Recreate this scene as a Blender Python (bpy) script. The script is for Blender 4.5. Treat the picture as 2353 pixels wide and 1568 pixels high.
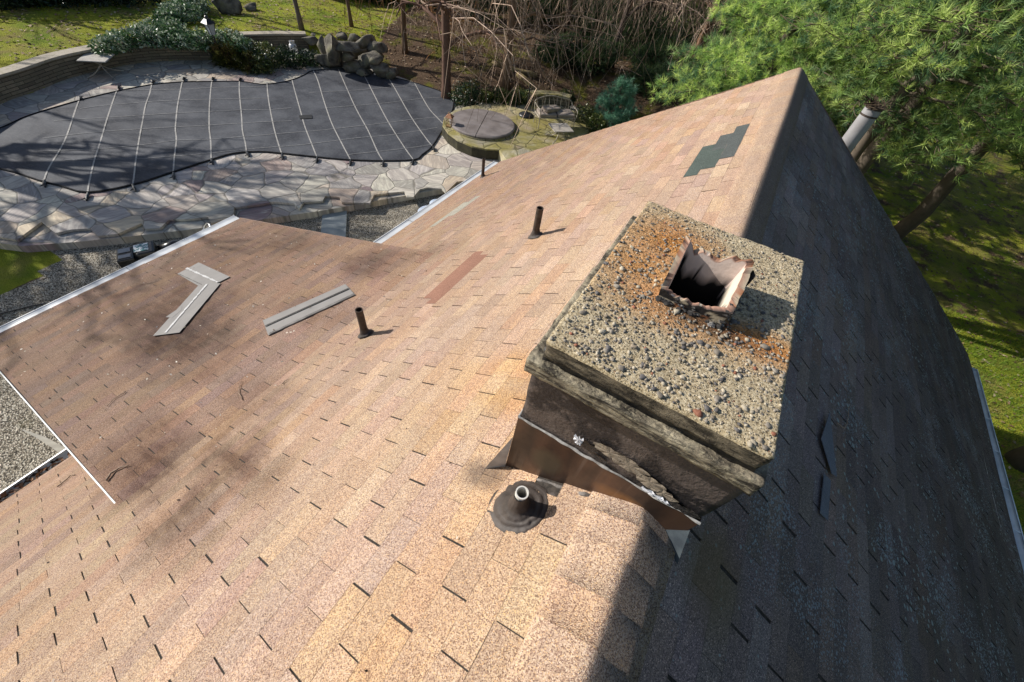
import bpy, bmesh, math, random
import numpy as np
from mathutils import Vector, Matrix, noise

# ------------------------------------------------------------------ camera, world, sun
for o in list(bpy.data.objects): bpy.data.objects.remove(o)
SC = bpy.context.scene
COL = SC.collection
FPX, YAW, PIT, ROLL = 916.388, 0.3975728, 0.8730075, 0.1811493
W, H, U = 2353.0, 1568.0, 1.4
CAM = np.array([-0.313209, 0.0, 1.4])
_cy, _sy = math.cos(YAW), math.sin(YAW)
FW = np.array([-_sy*math.cos(PIT), _cy*math.cos(PIT), -math.sin(PIT)])
_r0 = np.array([_cy, _sy, 0.0]); _u0 = np.cross(_r0, FW)
RT = math.cos(ROLL)*_r0 + math.sin(ROLL)*_u0
UP = -math.sin(ROLL)*_r0 + math.cos(ROLL)*_u0
cd = bpy.data.cameras.new('camera'); cam = bpy.data.objects.new('camera', cd); COL.objects.link(cam)
m = Matrix.Identity(4)
for i in range(3):
    m[i][0] = RT[i]; m[i][1] = UP[i]; m[i][2] = -FW[i]; m[i][3] = CAM[i]
cam.matrix_world = m
cd.sensor_width = 36; cd.lens = FPX/W*36; cd.clip_start = 0.05; cd.clip_end = 600
SC.camera = cam

SUN_EL, SUN_AZ = math.radians(28.5), math.radians(12.5)    # light travels towards +x, turned SUN_AZ to +y
sd = np.array([math.cos(SUN_EL)*math.cos(SUN_AZ), math.cos(SUN_EL)*math.sin(SUN_AZ), -math.sin(SUN_EL)])
ld = bpy.data.lights.new('sun', 'SUN'); lo = bpy.data.objects.new('sun', ld); COL.objects.link(lo)
ld.energy = 5.0; ld.angle = math.radians(0.53); ld.color = (1.0, 0.95, 0.88)
lo.rotation_euler = Vector(sd).to_track_quat('-Z', 'Y').to_euler()
wd = bpy.data.worlds.new('World'); SC.world = wd; wd.use_nodes = True
nt = wd.node_tree; nt.nodes.clear()
sk = nt.nodes.new('ShaderNodeTexSky'); sk.sky_type = 'NISHITA'; sk.sun_disc = False
sk.sun_elevation = SUN_EL
# direction to the sun is -sd ; Nishita rotation is measured from +y clockwise
sk.sun_rotation = math.atan2(-sd[0], -sd[1]) % (2*math.pi)
bg = nt.nodes.new('ShaderNodeBackground'); bg.inputs[1].default_value = 0.09
wo = nt.nodes.new('ShaderNodeOutputWorld')
nt.links.new(sk.outputs[0], bg.inputs[0]); nt.links.new(bg.outputs[0], wo.inputs[0])
SC.view_settings.view_transform = 'Standard'; SC.view_settings.look = 'None'
SC.view_settings.exposure = 0.28; SC.view_settings.gamma = 1
SC.cycles.max_bounces = 5; SC.cycles.diffuse_bounces = 3; SC.cycles.glossy_bounces = 2

# ------------------------------------------------------------------ geometry of the survey
TH = 0.5733604; T = math.tan(TH); CT, ST = math.cos(TH), math.sin(TH)
YF, YN = 7.828, -5.0                       # far and near gable
XL, XR = -4.678, 4.713                     # eaves
GP, GG, GL, GS = -5.46, -5.72, -4.86, -5.1   # patio, gravel/lawn by the house, upper lawn, spa terrace
EY0, EY1, EX = -0.474, 3.151, -7.311       # the low extension
SJ = 3.43; EXJ = -SJ*CT; EZJ = -SJ*ST; ESL = (-3.28-EZJ)/(EX-EXJ)  # slope dz/dx
ETH = math.atan(ESL)

def ray(x, y): return FW + RT*(x-W/2)/FPX - UP*(y-H/2)/FPX
def hit(x, y, n, c):
    d = ray(x, y); n = np.array(n, float)
    return CAM + d*(c-n@CAM)/(n@d)
def at(x, y, z=GP): return hit(x, y, (0, 0, 1), z)
def onl(x, y): return hit(x, y, (-T, 0, 1), 0)
def onr(x, y): return hit(x, y, (T, 0, 1), 0)
def onx(x, y):                              # on the low extension
    return hit(x, y, (-ESL, 0, 1), EZJ-ESL*EXJ)

# ------------------------------------------------------------------ object helpers
def mesh_np(name, V, F, mat, parent=None, cols=None, smooth=False, off=None):
    """V: n x 3 world coordinates; F: faces; parented objects keep world placement"""
    me = bpy.data.meshes.new(name)
    V = np.asarray(V, dtype=np.float64)
    if isinstance(F, np.ndarray):
        k = F.shape[1]; nf = len(F)
        me.vertices.add(len(V)); me.vertices.foreach_set('co', V.astype(np.float32).ravel())
        me.loops.add(nf*k); me.loops.foreach_set('vertex_index', F.astype(np.int32).ravel())
        me.polygons.add(nf); me.polygons.foreach_set('loop_start', (np.arange(nf)*k).astype(np.int32))
        me.update(calc_edges=True)
    else:
        me.from_pydata(V.tolist(), [], F); me.update()
    if cols is not None:
        a = me.color_attributes.new('Col', 'FLOAT_COLOR', 'POINT')
        c = np.ones((len(V), 4), np.float32); c[:, :3] = cols
        a.data.foreach_set('color', c.ravel())
    if smooth: me.polygons.foreach_set('use_smooth', np.ones(len(me.polygons), bool))
    if mat is not None: me.materials.append(mat)
    o = bpy.data.objects.new(name, me); COL.objects.link(o)
    if parent is not None: setpar(o, parent)
    return o
WPOS = {}
def setpar(o, p):
    o.parent = p
    b = WPOS.get(p.name, np.zeros(3))
    o.location = (-b[0], -b[1], -b[2]) if o.type == 'MESH' else o.location
    WPOS[o.name] = np.zeros(3)              # child meshes hold world coordinates
def tag(o, label=None, cat=None, group=None, kind=None):
    if label: o['label'] = label
    if cat: o['category'] = cat
    if group: o['group'] = group
    if kind: o['kind'] = kind
    return o
def empty(name, loc, label=None, cat=None, group=None):
    o = bpy.data.objects.new(name, None); COL.objects.link(o)
    o.location = tuple(float(v) for v in loc); o.empty_display_size = 0.2
    WPOS[o.name] = np.array(loc, float)
    return tag(o, label, cat, group)

class MB:
    def __init__(s): s.v = []; s.f = []; s.c = []; s.log = []
    def add(s, vs, fs, col=(1, 1, 1)):
        b = len(s.v); s.v += [tuple(map(float, q)) for q in vs]; s.f += [tuple(b+i for i in q) for q in fs]
        s.c += [tuple(col)]*len(vs); s.log.append((b, len(s.v), len(s.f)-len(fs), len(s.f)))
    def box(s, c, d, R=None, col=(1, 1, 1)):
        c = np.array(c, float); vs = []
        for x in (-1, 1):
            for y in (-1, 1):
                for z in (-1, 1):
                    q = np.array([x*d[0]/2, y*d[1]/2, z*d[2]/2])
                    if R is not None: q = R@q
                    vs.append(c+q)
        s.add(vs, [(0, 1, 3, 2), (4, 6, 7, 5), (0, 4, 5, 1), (2, 3, 7, 6), (0, 2, 6, 4), (1, 5, 7, 3)], col)
    def tube(s, pts, rad, n=6, col=(1, 1, 1), cap=True, closed=False):
        pts = [np.array(p, float) for p in pts]; m_ = len(pts)
        if not hasattr(rad, '__len__'): rad = [rad]*m_
        vs = []; prev = None
        for i, p in enumerate(pts):
            t = pts[min(i+1, m_-1)]-pts[max(i-1, 0)]
            t = t/(np.linalg.norm(t)+1e-9)
            if prev is None:
                a = np.array([0, 0, 1.]) if abs(t[2]) < .9 else np.array([1., 0, 0])
                prev = np.cross(t, a)
            u = prev-t*(prev@t); u /= np.linalg.norm(u)+1e-9; prev = u; w = np.cross(t, u)
            for k in range(n):
                an = 2*math.pi*k/n
                vs.append(p+rad[i]*(math.cos(an)*u+math.sin(an)*w))
        fs = [(i*n+k, i*n+(k+1) % n, (i+1)*n+(k+1) % n, (i+1)*n+k) for i in range(m_-1) for k in range(n)]
        if cap and n > 2: fs += [tuple(range(n))[::-1], tuple((m_-1)*n+k for k in range(n))]
        s.add(vs, fs, col)
    def lathe(s, c, prof, n=24, col=(1, 1, 1), jit=0, seed=0):
        c = np.array(c, float); vs = []
        for i, (r_, z) in enumerate(prof):
            for k in range(n):
                a = 2*math.pi*k/n
                rr = r_*(1+jit*noise.noise(Vector((math.cos(a)*1.5, math.sin(a)*1.5, z*9+seed))))
                vs.append(c+np.array([rr*math.cos(a), rr*math.sin(a), z]))
        fs = [(i*n+k, i*n+(k+1) % n, (i+1)*n+(k+1) % n, (i+1)*n+k) for i in range(len(prof)-1) for k in range(n)]
        s.add(vs, fs, col)
    def parts(s, name, mat, parent=None, bevel=0, solid=0, smooth=False):
        # one object for every separate add()
        out = []
        for a, b, fa, fb in s.runs():
            o = mesh_np(name, s.v[a:b], [tuple(i-a for i in q) for q in s.f[fa:fb]], mat, parent, None, smooth)
            if bevel: m_ = o.modifiers.new('bevel', 'BEVEL'); m_.width = bevel; m_.segments = 2
            if solid: m_ = o.modifiers.new('sol', 'SOLIDIFY'); m_.thickness = solid
            out.append(o)
        return out
    def runs(s):
        return s.log
    def build(s, name, mat, parent=None, smooth=False, bevel=0, cols=False):
        o = mesh_np(name, s.v, s.f, mat, parent, np.array(s.c) if cols else None, smooth)
        if bevel:
            b = o.modifiers.new('bevel', 'BEVEL'); b.width = bevel; b.segments = 2; b.limit_method = 'ANGLE'
        return o
def rz(a):
    c, s = math.cos(a), math.sin(a); return np.array([[c, -s, 0], [s, c, 0], [0, 0, 1]])
def fbm(v, sc, oct=4): return noise.fractal(Vector(v)*sc, 0.6, 2.1, oct)

def poly_slab(name, pts, z0, z1, mat, parent=None, bevel=0):
    """solid slab from an outline"""
    bm = bmesh.new()
    vs = [bm.verts.new((float(p[0]), float(p[1]), z1)) for p in pts]
    f = bm.faces.new(vs); bm.normal_update()
    if f.normal.z < 0: f.normal_flip()
    r_ = bmesh.ops.extrude_face_region(bm, geom=[f])
    for e in r_['geom']:
        if isinstance(e, bmesh.types.BMVert): e.co.z = z0
    bmesh.ops.recalc_face_normals(bm, faces=bm.faces)
    bmesh.ops.triangulate(bm, faces=[q for q in bm.faces if len(q.verts) > 4])
    me = bpy.data.meshes.new(name); bm.to_mesh(me); bm.free()
    me.materials.append(mat)
    o = bpy.data.objects.new(name, me); COL.objects.link(o)
    if parent is not None: setpar(o, parent)
    return o

def dis_box(name, lo_, hi_, res, amp, sc, mat, parent=None, seed=0, skip=None, chip=0.0, shape=None, smooth=True):
    """box of small faces whose skin is worn by noise"""
    lo_ = np.array(lo_, float); hi_ = np.array(hi_, float)
    bm = bmesh.new()
    for ax in range(3):
        a, b = [i for i in range(3) if i != ax]
        na = max(1, int(round((hi_[a]-lo_[a])/res))); nb = max(1, int(round((hi_[b]-lo_[b])/res)))
        for side in (0, 1):
            g = {}
            for i in range(na+1):
                for j in range(nb+1):
                    q = [0, 0, 0]; q[ax] = (lo_, hi_)[side][ax]
                    q[a] = lo_[a]+(hi_[a]-lo_[a])*i/na; q[b] = lo_[b]+(hi_[b]-lo_[b])*j/nb
                    g[i, j] = bm.verts.new(q)
            for i in range(na):
                for j in range(nb):
                    c = (g[i, j].co+g[i+1, j+1].co)/2
                    if skip and ax == 2 and skip(c.x, c.y): continue
                    bm.faces.new((g[i, j], g[i+1, j], g[i+1, j+1], g[i, j+1]))
    bmesh.ops.remove_doubles(bm, verts=bm.verts, dist=res*.05)
    ctr = Vector((lo_+hi_)/2)
    for v in bm.verts:
        p = v.co+Vector((seed, seed*.7, seed*1.3))
        n3 = noise.noise_vector(p*sc)*amp + noise.noise_vector(p*sc*3.1)*amp*.5
        # chipped arrises
        on = sum(1 for k in range(3) if min(abs(v.co[k]-lo_[k]), abs(v.co[k]-hi_[k])) < res*.6)
        if on >= 2 and chip:
            k = max(0, noise.noise(p*7)+.25)*chip
            n3 += (ctr-v.co).normalized()*k
        co = v.co+n3
        if shape: co = shape(co)
        v.co = co
    bmesh.ops.recalc_face_normals(bm, faces=bm.faces)
    me = bpy.data.meshes.new(name); bm.to_mesh(me); bm.free()
    if smooth: me.polygons.foreach_set('use_smooth', np.ones(len(me.polygons), bool))
    me.materials.append(mat)
    o = bpy.data.objects.new(name, me); COL.objects.link(o)
    if parent is not None: setpar(o, parent)
    return o

# ------------------------------------------------------------------ materials
class NT:
    def __init__(s, name):
        s.m = bpy.data.materials.new(name); s.m.use_nodes = True
        s.t = s.m.node_tree; s.n = s.t.nodes; s.l = s.t.links
        s.b = s.n['Principled BSDF']; s.co = s.n.new('ShaderNodeTexCoord').outputs['Object']
    def link(s, a, b): s.l.new(a, b)
    def mapping(s, scale=(1, 1, 1), rot=(0, 0, 0), src=None):
        k = s.n.new('ShaderNodeMapping'); k.inputs['Scale'].default_value = scale; k.inputs['Rotation'].default_value = rot
        s.link(src or s.co, k.inputs[0]); return k.outputs[0]
    def noise(s, sc, det=3, co=None, rough=.55, dist=0):
        k = s.n.new('ShaderNodeTexNoise'); k.inputs['Scale'].default_value = sc; k.inputs['Detail'].default_value = det
        k.inputs['Roughness'].default_value = rough; k.inputs['Distortion'].default_value = dist
        s.link(co or s.co, k.inputs['Vector']); return k.outputs['Fac']
    def voro(s, sc, feat='F1', co=None, out='Distance', rnd=1):
        k = s.n.new('ShaderNodeTexVoronoi'); k.feature = feat; k.inputs['Scale'].default_value = sc
        k.inputs['Randomness'].default_value = rnd
        s.link(co or s.co, k.inputs['Vector']); return k.outputs[out]
    def ramp(s, src, stops, const=False):
        k = s.n.new('ShaderNodeValToRGB'); cr = k.color_ramp
        if const: cr.interpolation = 'CONSTANT'
        while len(cr.elements) < len(stops): cr.elements.new(.5)
        for e, (p, c) in zip(cr.elements, stops):
            e.position = p; e.color = (*c, 1) if hasattr(c, '__len__') else (c, c, c, 1)
        s.link(src, k.inputs[0]); return k.outputs[0]
    def mix(s, f, a, b, mode='MIX'):
        k = s.n.new('ShaderNodeMix'); k.data_type = 'RGBA'; k.blend_type = mode
        for v, i in ((f, 0), (a, 6), (b, 7)):
            if isinstance(v, bpy.types.NodeSocket): s.link(v, k.inputs[i])
            elif hasattr(v, '__len__'): k.inputs[i].default_value = (*v[:3], 1)
            elif i == 0: k.inputs[i].default_value = v
            else: k.inputs[i].default_value = (v, v, v, 1)
        return k.outputs[2]
    def math(s, op, a, b=0.0, clamp=False):
        k = s.n.new('ShaderNodeMath'); k.operation = op; k.use_clamp = clamp
        for i, v in enumerate((a, b)):
            if isinstance(v, bpy.types.NodeSocket): s.link(v, k.inputs[i])
            else: k.inputs[i].default_value = v
        return k.outputs[0]
    def vmath(s, op, a, b):
        k = s.n.new('ShaderNodeVectorMath'); k.operation = op
        for i, v in enumerate((a, b)):
            if isinstance(v, bpy.types.NodeSocket): s.link(v, k.inputs[i])
            else: k.inputs[i].default_value = v
        return k.outputs[1] if op in ('LENGTH', 'DISTANCE') else k.outputs[0]
    def attr(s, n='Col'):
        k = s.n.new('ShaderNodeAttribute'); k.attribute_name = n; return k.outputs['Color']
    def blob(s, c, r, soft=.5, wob=.5, wsc=4):
        """a stain with a shape of its own: 1 inside an ellipsoid at c with radii r, ragged edge"""
        d = s.vmath('SUBTRACT', s.co, tuple(map(float, c)))
        d = s.vmath('MULTIPLY', d, tuple(1/q for q in r))
        ln = s.vmath('LENGTH', d, (0, 0, 0))
        n_ = s.math('MULTIPLY', s.math('SUBTRACT', s.noise(wsc, 4), .5), wob*2)
        v = s.math('ADD', ln, n_)
        v = s.math('SUBTRACT', 1+soft/2, v)
        return s.math('DIVIDE', v, soft, True)
    def bump(s, h, st=.4, dist=.01):
        k = s.n.new('ShaderNodeBump'); k.inputs['Strength'].default_value = st; k.inputs['Distance'].default_value = dist
        s.link(h, k.inputs['Height']); s.link(k.outputs[0], s.b.inputs['Normal'])
    def out(s, col, rough=.85, metal=0, spec=.3):
        if isinstance(col, bpy.types.NodeSocket): s.link(col, s.b.inputs['Base Color'])
        else: s.b.inputs['Base Color'].default_value = (*col, 1)
        if isinstance(rough, bpy.types.NodeSocket): s.link(rough, s.b.inputs['Roughness'])
        else: s.b.inputs['Roughness'].default_value = rough
        s.b.inputs['Metallic'].default_value = metal
        s.b.inputs['Specular IOR Level'].default_value = spec
        return s.m
def simple(name, c1, c2, sc=8, rough=.7, metal=0, bump=.2, bsc=None, spec=.3, bd=.003):
    k = NT(name); n_ = k.noise(sc, 5); c = k.mix(k.ramp(n_, [(.35, 0.), (.65, 1.)]), c1, c2)
    if bump: k.bump(k.noise(bsc or sc*4, 4), bump, bd)
    return k.out(c, rough, metal, spec)

def shingle_mat(name, kind):
    k = NT(name)
    col = k.attr()
    # granules: about 3 mm chips of several tones
    g = k.voro(310, out='Color')
    sp = k.n.new('ShaderNodeSeparateColor'); k.link(g, sp.inputs[0])
    if kind == 'lit':
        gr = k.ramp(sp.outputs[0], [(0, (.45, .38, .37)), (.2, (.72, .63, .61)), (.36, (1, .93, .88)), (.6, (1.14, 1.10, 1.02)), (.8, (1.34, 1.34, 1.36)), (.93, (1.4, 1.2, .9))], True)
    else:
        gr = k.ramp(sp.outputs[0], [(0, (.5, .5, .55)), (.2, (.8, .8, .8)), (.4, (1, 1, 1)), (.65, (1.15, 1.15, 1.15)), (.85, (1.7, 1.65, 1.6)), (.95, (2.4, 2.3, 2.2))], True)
    c = k.mix(1, col, gr, 'MULTIPLY')
    # long tone bands along the course and broad weathering
    st = k.noise(1, 3, k.mapping((9, 1.6, 9)))
    c = k.mix(k.ramp(st, [(.35, .0), (.65, .45)]), c, k.mix(1, c, (.86, .80, .78) if kind == 'lit' else (.7, .72, .75), 'MULTIPLY'))
    st2 = k.noise(1, 3, k.mapping((14, 2.2, 14), (0, 0, .4)))
    c = k.mix(k.ramp(st2, [(.5, .0), (.7, .5)]), c, k.mix(1, c, (1.18, 1.16, 1.05), 'MULTIPLY'))
    if kind == 'lit':
        # rust runs below the chimney
        for cc, rr, a in ((( -.72, 1.35, -.46), (.2, .12, .25), .75), ((-.66, 1.06, -.42), (.2, .09, .2), .7), ((-.95, 1.2, -.6), (.45, .22, .4), .45), ((-.85, .86, -.55), (.4, .1, .3), .25)):
            c = k.mix(k.math('MULTIPLY', k.blob(cc, rr, 1.2, .5, 6), a*.62), c, k.mix(1, c, (1.05, .80, .36), 'MULTIPLY'))
        # tar haze near the pipe, dark streaky blotches on the lower slope and extension
        for cc, rr, a in (((-.58, .62, -.38), (.12, .07, .12), .6),):
            c = k.mix(k.math('MULTIPLY', k.blob(cc, rr, .8, .3, 14), a), c, (.07, .055, .05))
        stk = k.ramp(k.noise(1, 4, k.mapping((2.2, 11, 2.2)), rough=.65), [(.28, .6), (.58, 1.2)])
        blotches = [((-4.4, .75, -2.5), (.75, .38, .8), .75), ((-3.05, -.18, -1.95), (.55, .3, .6), .8), ((-5.2, 1.0, -2.8), (.8, .5, .9), .6),
                ((-3.5, 1.75, -2.2), (.5, .25, .5), .35), ((-2.25, .12, -1.45), (.55, .22, .5), .75), ((-2.1, -.3, -1.3), (.35, .22, .4), .65), ((-3.55, 2.75, -2.1), (.5, .3, .5), .6),
                ((-5.4, 2.75, -2.6), (.6, .3, .6), .5), ((-6.3, 1.8, -2.9), (.9, 1.3, .6), .3), ((-2.75, .6, -1.8), (.5, .25, .5), .4), ((-2.95, 3.2, -1.9), (.35, .25, .5), .35)]
        for cc, rr, a in blotches:
            c = k.mix(k.math('MULTIPLY', k.math('MULTIPLY', k.blob(cc, tuple(q*.95 for q in rr), 1.2, .9, 3.0), stk), a), c, k.mix(1, c, (.30, .25, .24), 'MULTIPLY'))
    else:
        # lichen
        lv = k.voro(17, co=k.mapping((1, 1, 1)))
        dens = k.noise(1.1, 3)
        thr = k.math('MULTIPLY', k.ramp(dens, [(.38, .25), (.66, 1.)]), .34)
        lm = k.math('LESS_THAN', k.math('ADD', lv, k.math('MULTIPLY', k.noise(60, 3), .12)), k.math('ADD', thr, .0))
        c = k.mix(k.math('MULTIPLY', lm, .75), c, (.26, .33, .32))
        lv2 = k.voro(60); lm2 = k.math('LESS_THAN', lv2, k.math('MULTIPLY', k.ramp(k.noise(2.1, 4), [(.42, 0.), (.66, 1.)]), .42))
        c = k.mix(k.math('MULTIPLY', lm2, .6), c, (.26, .33, .36))
        c = k.mix(k.math('MULTIPLY', k.blob((.34, .72, -.22), (.16, .17, .2), .8, .3, 9), .6), c, (.13, .10, .045))
    h = k.math('ADD', k.math('MULTIPLY', k.voro(310), 1.3), k.math('MULTIPLY', k.noise(40, 3), 1.2))
    k.bump(h, .55, .004)
    return k.out(c, .9, 0, .22)
M_LIT = shingle_mat('shingle_warm', 'lit')
M_DK = shingle_mat('shingle_weathered', 'dark')
M_UNDER = simple('asphalt_underlay', (.02, .018, .016), (.06, .05, .042), 60, .95, bump=.6, bsc=300)
def tint_shingle(name, a, b):
    k = NT(name); g = k.voro(260, out='Color'); sp = k.n.new('ShaderNodeSeparateColor'); k.link(g, sp.inputs[0])
    c = k.mix(sp.outputs[0], a, b); c = k.mix(k.ramp(k.noise(5, 3), [(.4, 0.), (.6, .35)]), c, k.mix(1, c, .7, 'MULTIPLY'))
    k.bump(k.voro(260), .5, .004); return k.out(c, .9)
M_GREEN = tint_shingle('green_granules', (.035, .050, .042), (.115, .14, .125))
M_GREYG = tint_shingle('charcoal_granules', (.045, .052, .05), (.125, .135, .13))
M_RED = tint_shingle('red_granules', (.20, .09, .06), (.36, .20, .14))
M_PALE = tint_shingle('pale_granules', (.22, .2, .16), (.44, .42, .35))
M_BACK = tint_shingle('asphalt_back', (.15, .145, .14), (.24, .23, .22))
M_WHITE = simple('white_aluminium', (.72, .74, .75), (.55, .56, .56), 3, .4, 0, .05, spec=.5)
M_BLUEW = simple('weathered_white_aluminium', (.62, .70, .74), (.42, .5, .54), 4, .4, 0, .05, spec=.5)
M_SIDING = simple('painted_siding', (.6, .57, .5), (.5, .47, .41), 2, .7)
M_LEAD = simple('grey_lead_sheet', (.34, .34, .34), (.52, .52, .50), 14, .5, .1, .2, spec=.5)
M_TAR = simple('brown_black_tar', (.040, .032, .028), (.075, .060, .052), 12, .62, 0, .5, 45, .4, .006)
M_TARB = simple('black_tar', (.010, .009, .009), (.035, .03, .028), 18, .5, 0, .9, 60, .5, .008)
M_PVC = simple('white_plastic_pipe', (.75, .73, .68), (.62, .58, .5), 10, .4, 0, .05)
M_IRON = simple('tarred_iron_pipe', (.035, .028, .024), (.09, .065, .05), 22, .6, .1, .5, 80)
M_BLACK = simple('black_plastic', (.012, .012, .013), (.03, .03, .03), 6, .4, 0, .1, spec=.5)
M_SOOT = simple('black_soot', (.004, .004, .004), (.012, .010, .009), 20, .95, 0, .8, 60)

# ------------------------------------------------------------------ the house
random.seed(3); rng = np.random.default_rng(5)
house = empty('house', (0, 1.4, GG), 'house with pinkish brown shingle gable roof, low lean-to extension and concrete-capped chimney on its ridge', 'house')

def wob(s, y): return .010*math.sin(1.3*y+.9*s)+.012*noise.noise(Vector((s*.7, y*.7, 3.1)))

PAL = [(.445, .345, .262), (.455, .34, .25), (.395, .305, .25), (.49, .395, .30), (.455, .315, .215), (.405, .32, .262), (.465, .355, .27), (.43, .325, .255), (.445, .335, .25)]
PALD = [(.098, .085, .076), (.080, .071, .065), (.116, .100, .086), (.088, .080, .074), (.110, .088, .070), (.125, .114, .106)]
PALE = [(.285, .20, .155), (.305, .215, .16), (.25, .185, .15), (.33, .225, .16), (.27, .195, .15), (.24, .185, .16), (.295, .20, .14)]

def shingle_field(name, origin, ang, side, s0, s1, y0, y1, pal, mat, parent, keep, seed, first=0, near_pal=None, soff=0.0, cut=.0058):
    """courses of three-tab shingles: every tab is its own raised flap with cut-outs between"""
    E, TW = .13, .305
    D = np.array([side*math.cos(ang), 0, -math.sin(ang)]); N = np.array([side*math.sin(ang), 0, math.cos(ang)])
    r_ = random.Random(seed); V = []; F = []; C = []
    def P(s, y, n): return origin+D*s+np.array([0, y, 0])+N*(n+wob(s+soff, y))
    pmean = np.mean(np.array(pal), 0)
    i = 0; s = s0
    while s < s1-.01:
        sa, sb = s, min(s+E, s1)
        off = .172+(.1525 if i % 2 else 0)
        off += r_.uniform(-.012, .012)
        kmin = int(math.floor((y0-off)/TW))-1; kmax = int(math.ceil((y1-off)/TW))+1
        base = np.array(pal[r_.randrange(len(pal))])
        j3 = r_.randrange(3)
        bow = r_.uniform(-.004, .004)
        for k in range(kmin, kmax):
            ya = off+k*TW; yb = ya+TW
            g0 = .0010 if (k+j3) % 3 == 0 else (r_.choice((.4, .8, 1.1)) if side < 0 else r_.choice((.6, .8, 1.0)))*cut
            g1 = .0010 if (k+1+j3) % 3 == 0 else r_.choice((.3, .5))*cut
            ya = max(ya+g0, y0); yb = min(yb-g1, y1)
            if yb-ya < .02 or not keep((sa+sb)/2, (ya+yb)/2): continue
            if (k+j3) % 3 == 0 or r_.random() < .35: base = np.array(pal[r_.randrange(len(pal))])
            c = (base*.62+pmean*.38)*r_.uniform(.94, 1.06)
            c = c*np.array([1, r_.uniform(.97, 1.03), r_.uniform(.95, 1.05)])
            if near_pal is not None:
                c = near_pal((sa+sb)/2, (ya+yb)/2, c)
            nn = 3; h0 = .0055+r_.uniform(-.001, .002); tilt = r_.uniform(-.0015, .0015)
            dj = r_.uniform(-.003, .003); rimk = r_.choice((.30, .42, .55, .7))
            b = len(V)
            for q in range(nn+1):
                y = ya+(yb-ya)*q/nn; t = q/nn-.5
                sl = sb+dj+bow*math.sin(y*3)+.0012*math.sin(q*2.1+k)
                rim = .0042+.0018*math.sin(y*37+i)  # contact shade at the course edge is painted as this dark strip
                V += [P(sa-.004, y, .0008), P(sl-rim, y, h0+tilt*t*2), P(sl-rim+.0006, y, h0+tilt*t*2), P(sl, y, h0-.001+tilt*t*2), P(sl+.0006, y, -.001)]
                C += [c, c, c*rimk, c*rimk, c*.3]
            for q in range(nn):
                a = b+q*5
                for e in range(4):
                    if side < 0: F.append((a+e, a+e+1, a+e+6, a+e+5))
                    else: F.append((a+e, a+e+5, a+e+6, a+e+1))
            # side lips at the cut-outs
            for q in (0, nn):
                a = b+q*5; z = len(V)
                V += [P(sa, ya if q == 0 else yb, -.001)]; C += [c*.5]
                F += [(a, a+1, a+4, z)]
        i += 1; s += E
    o = mesh_np(name, V, F, mat, parent, np.array(C))
    return o
def underlay(name, origin, ang, side, s0, s1, y0, y1, parent, depth=.05, soff=0.0):
    D = np.array([side*math.cos(ang), 0, -math.sin(ang)]); N = np.array([side*math.sin(ang), 0, math.cos(ang)])
    ns, ny = int((s1-s0)/.25)+1, int((y1-y0)/.25)+1
    V = []; F = []
    for lay in (0, 1):
        for i in range(ns+1):
            for j in range(ny+1):
                s = s0+(s1-s0)*i/ns; y = y0+(y1-y0)*j/ny
                V.append(origin+D*s+np.array([0, y, 0])+N*((wob(s+soff, y)-.0012) if lay == 0 else -depth))
    w_ = ny+1; L = (ns+1)*w_
    for i in range(ns):
        for j in range(ny):
            a = i*w_+j; F.append((a, a+1, a+w_+1, a+w_)); F.append((L+a, L+a+w_, L+a+w_+1, L+a+1))
    for i in range(ns):
        for j in (0, ny):
            a = i*w_+j; F.append((a, a+w_, L+a+w_, L+a))
    for j in range(ny):
        for i in (0, ns):
            a = i*w_+j; F.append((a, a+1, L+a+1, L+a))
    return mesh_np(name, V, F, M_UNDER, parent)

O0 = np.zeros(3); SL = -XL/CT
def in_chim(s, y, pad=.0): return (s*CT < .53+pad) and (.69-pad < y < 1.56)
def near_l(s, y, c):
    # faded, paler granules near the ridge; browner towards the eave and far end
    t = min(1, max(0, (s-1.2)/2.6)); f = min(1, max(0, (y-1.5)/5))
    nz = .5+.5*noise.noise(Vector((s*1.2, y*.5, 1.7)))
    c = c*(1.12-.34*t-.10*f*nz)*(.95+.10*(.5+.5*math.sin(math.floor(s/.13)*4.7+math.floor(y/.31)*9.1)))
    pink = np.array([1.0, .92, .90]); k = .35*t+.5*f*nz
    c = c*(1-k)+c*pink*k
    if abs(s*CT-.4) < .35 and -1.5 < y < .9: c = c*np.array([1.03, 1.0, .92])
    return c
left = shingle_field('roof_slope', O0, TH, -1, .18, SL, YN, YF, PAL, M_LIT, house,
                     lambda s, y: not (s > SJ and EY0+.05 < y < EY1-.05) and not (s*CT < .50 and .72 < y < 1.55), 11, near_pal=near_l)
tag(left, 'sunlit pinkish tan shingle slope'); 
d_ = underlay('roof_deck', O0, TH, -1, 0, SL, YN, YF, left)
def r_mod(s, y): return .5+.5*math.sin(math.floor(s/.13)*12.9+math.floor(y/.3)*7.3)
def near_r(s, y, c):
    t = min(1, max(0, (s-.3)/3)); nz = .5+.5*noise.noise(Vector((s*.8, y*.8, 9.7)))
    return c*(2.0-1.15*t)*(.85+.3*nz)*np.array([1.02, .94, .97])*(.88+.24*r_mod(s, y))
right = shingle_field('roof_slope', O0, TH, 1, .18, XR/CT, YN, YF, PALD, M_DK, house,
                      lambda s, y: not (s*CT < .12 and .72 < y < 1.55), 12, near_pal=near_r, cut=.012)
tag(right, 'dark weathered shingle slope spotted with lichen')
underlay('roof_deck', O0, TH, 1, 0, XR/CT, YN, YF, right)
OE = np.array([EXJ, 0, EZJ])+np.array([-math.sin(ETH), 0, math.cos(ETH)])*.0005
SE = (EXJ-EX)/math.cos(ETH)
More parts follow.
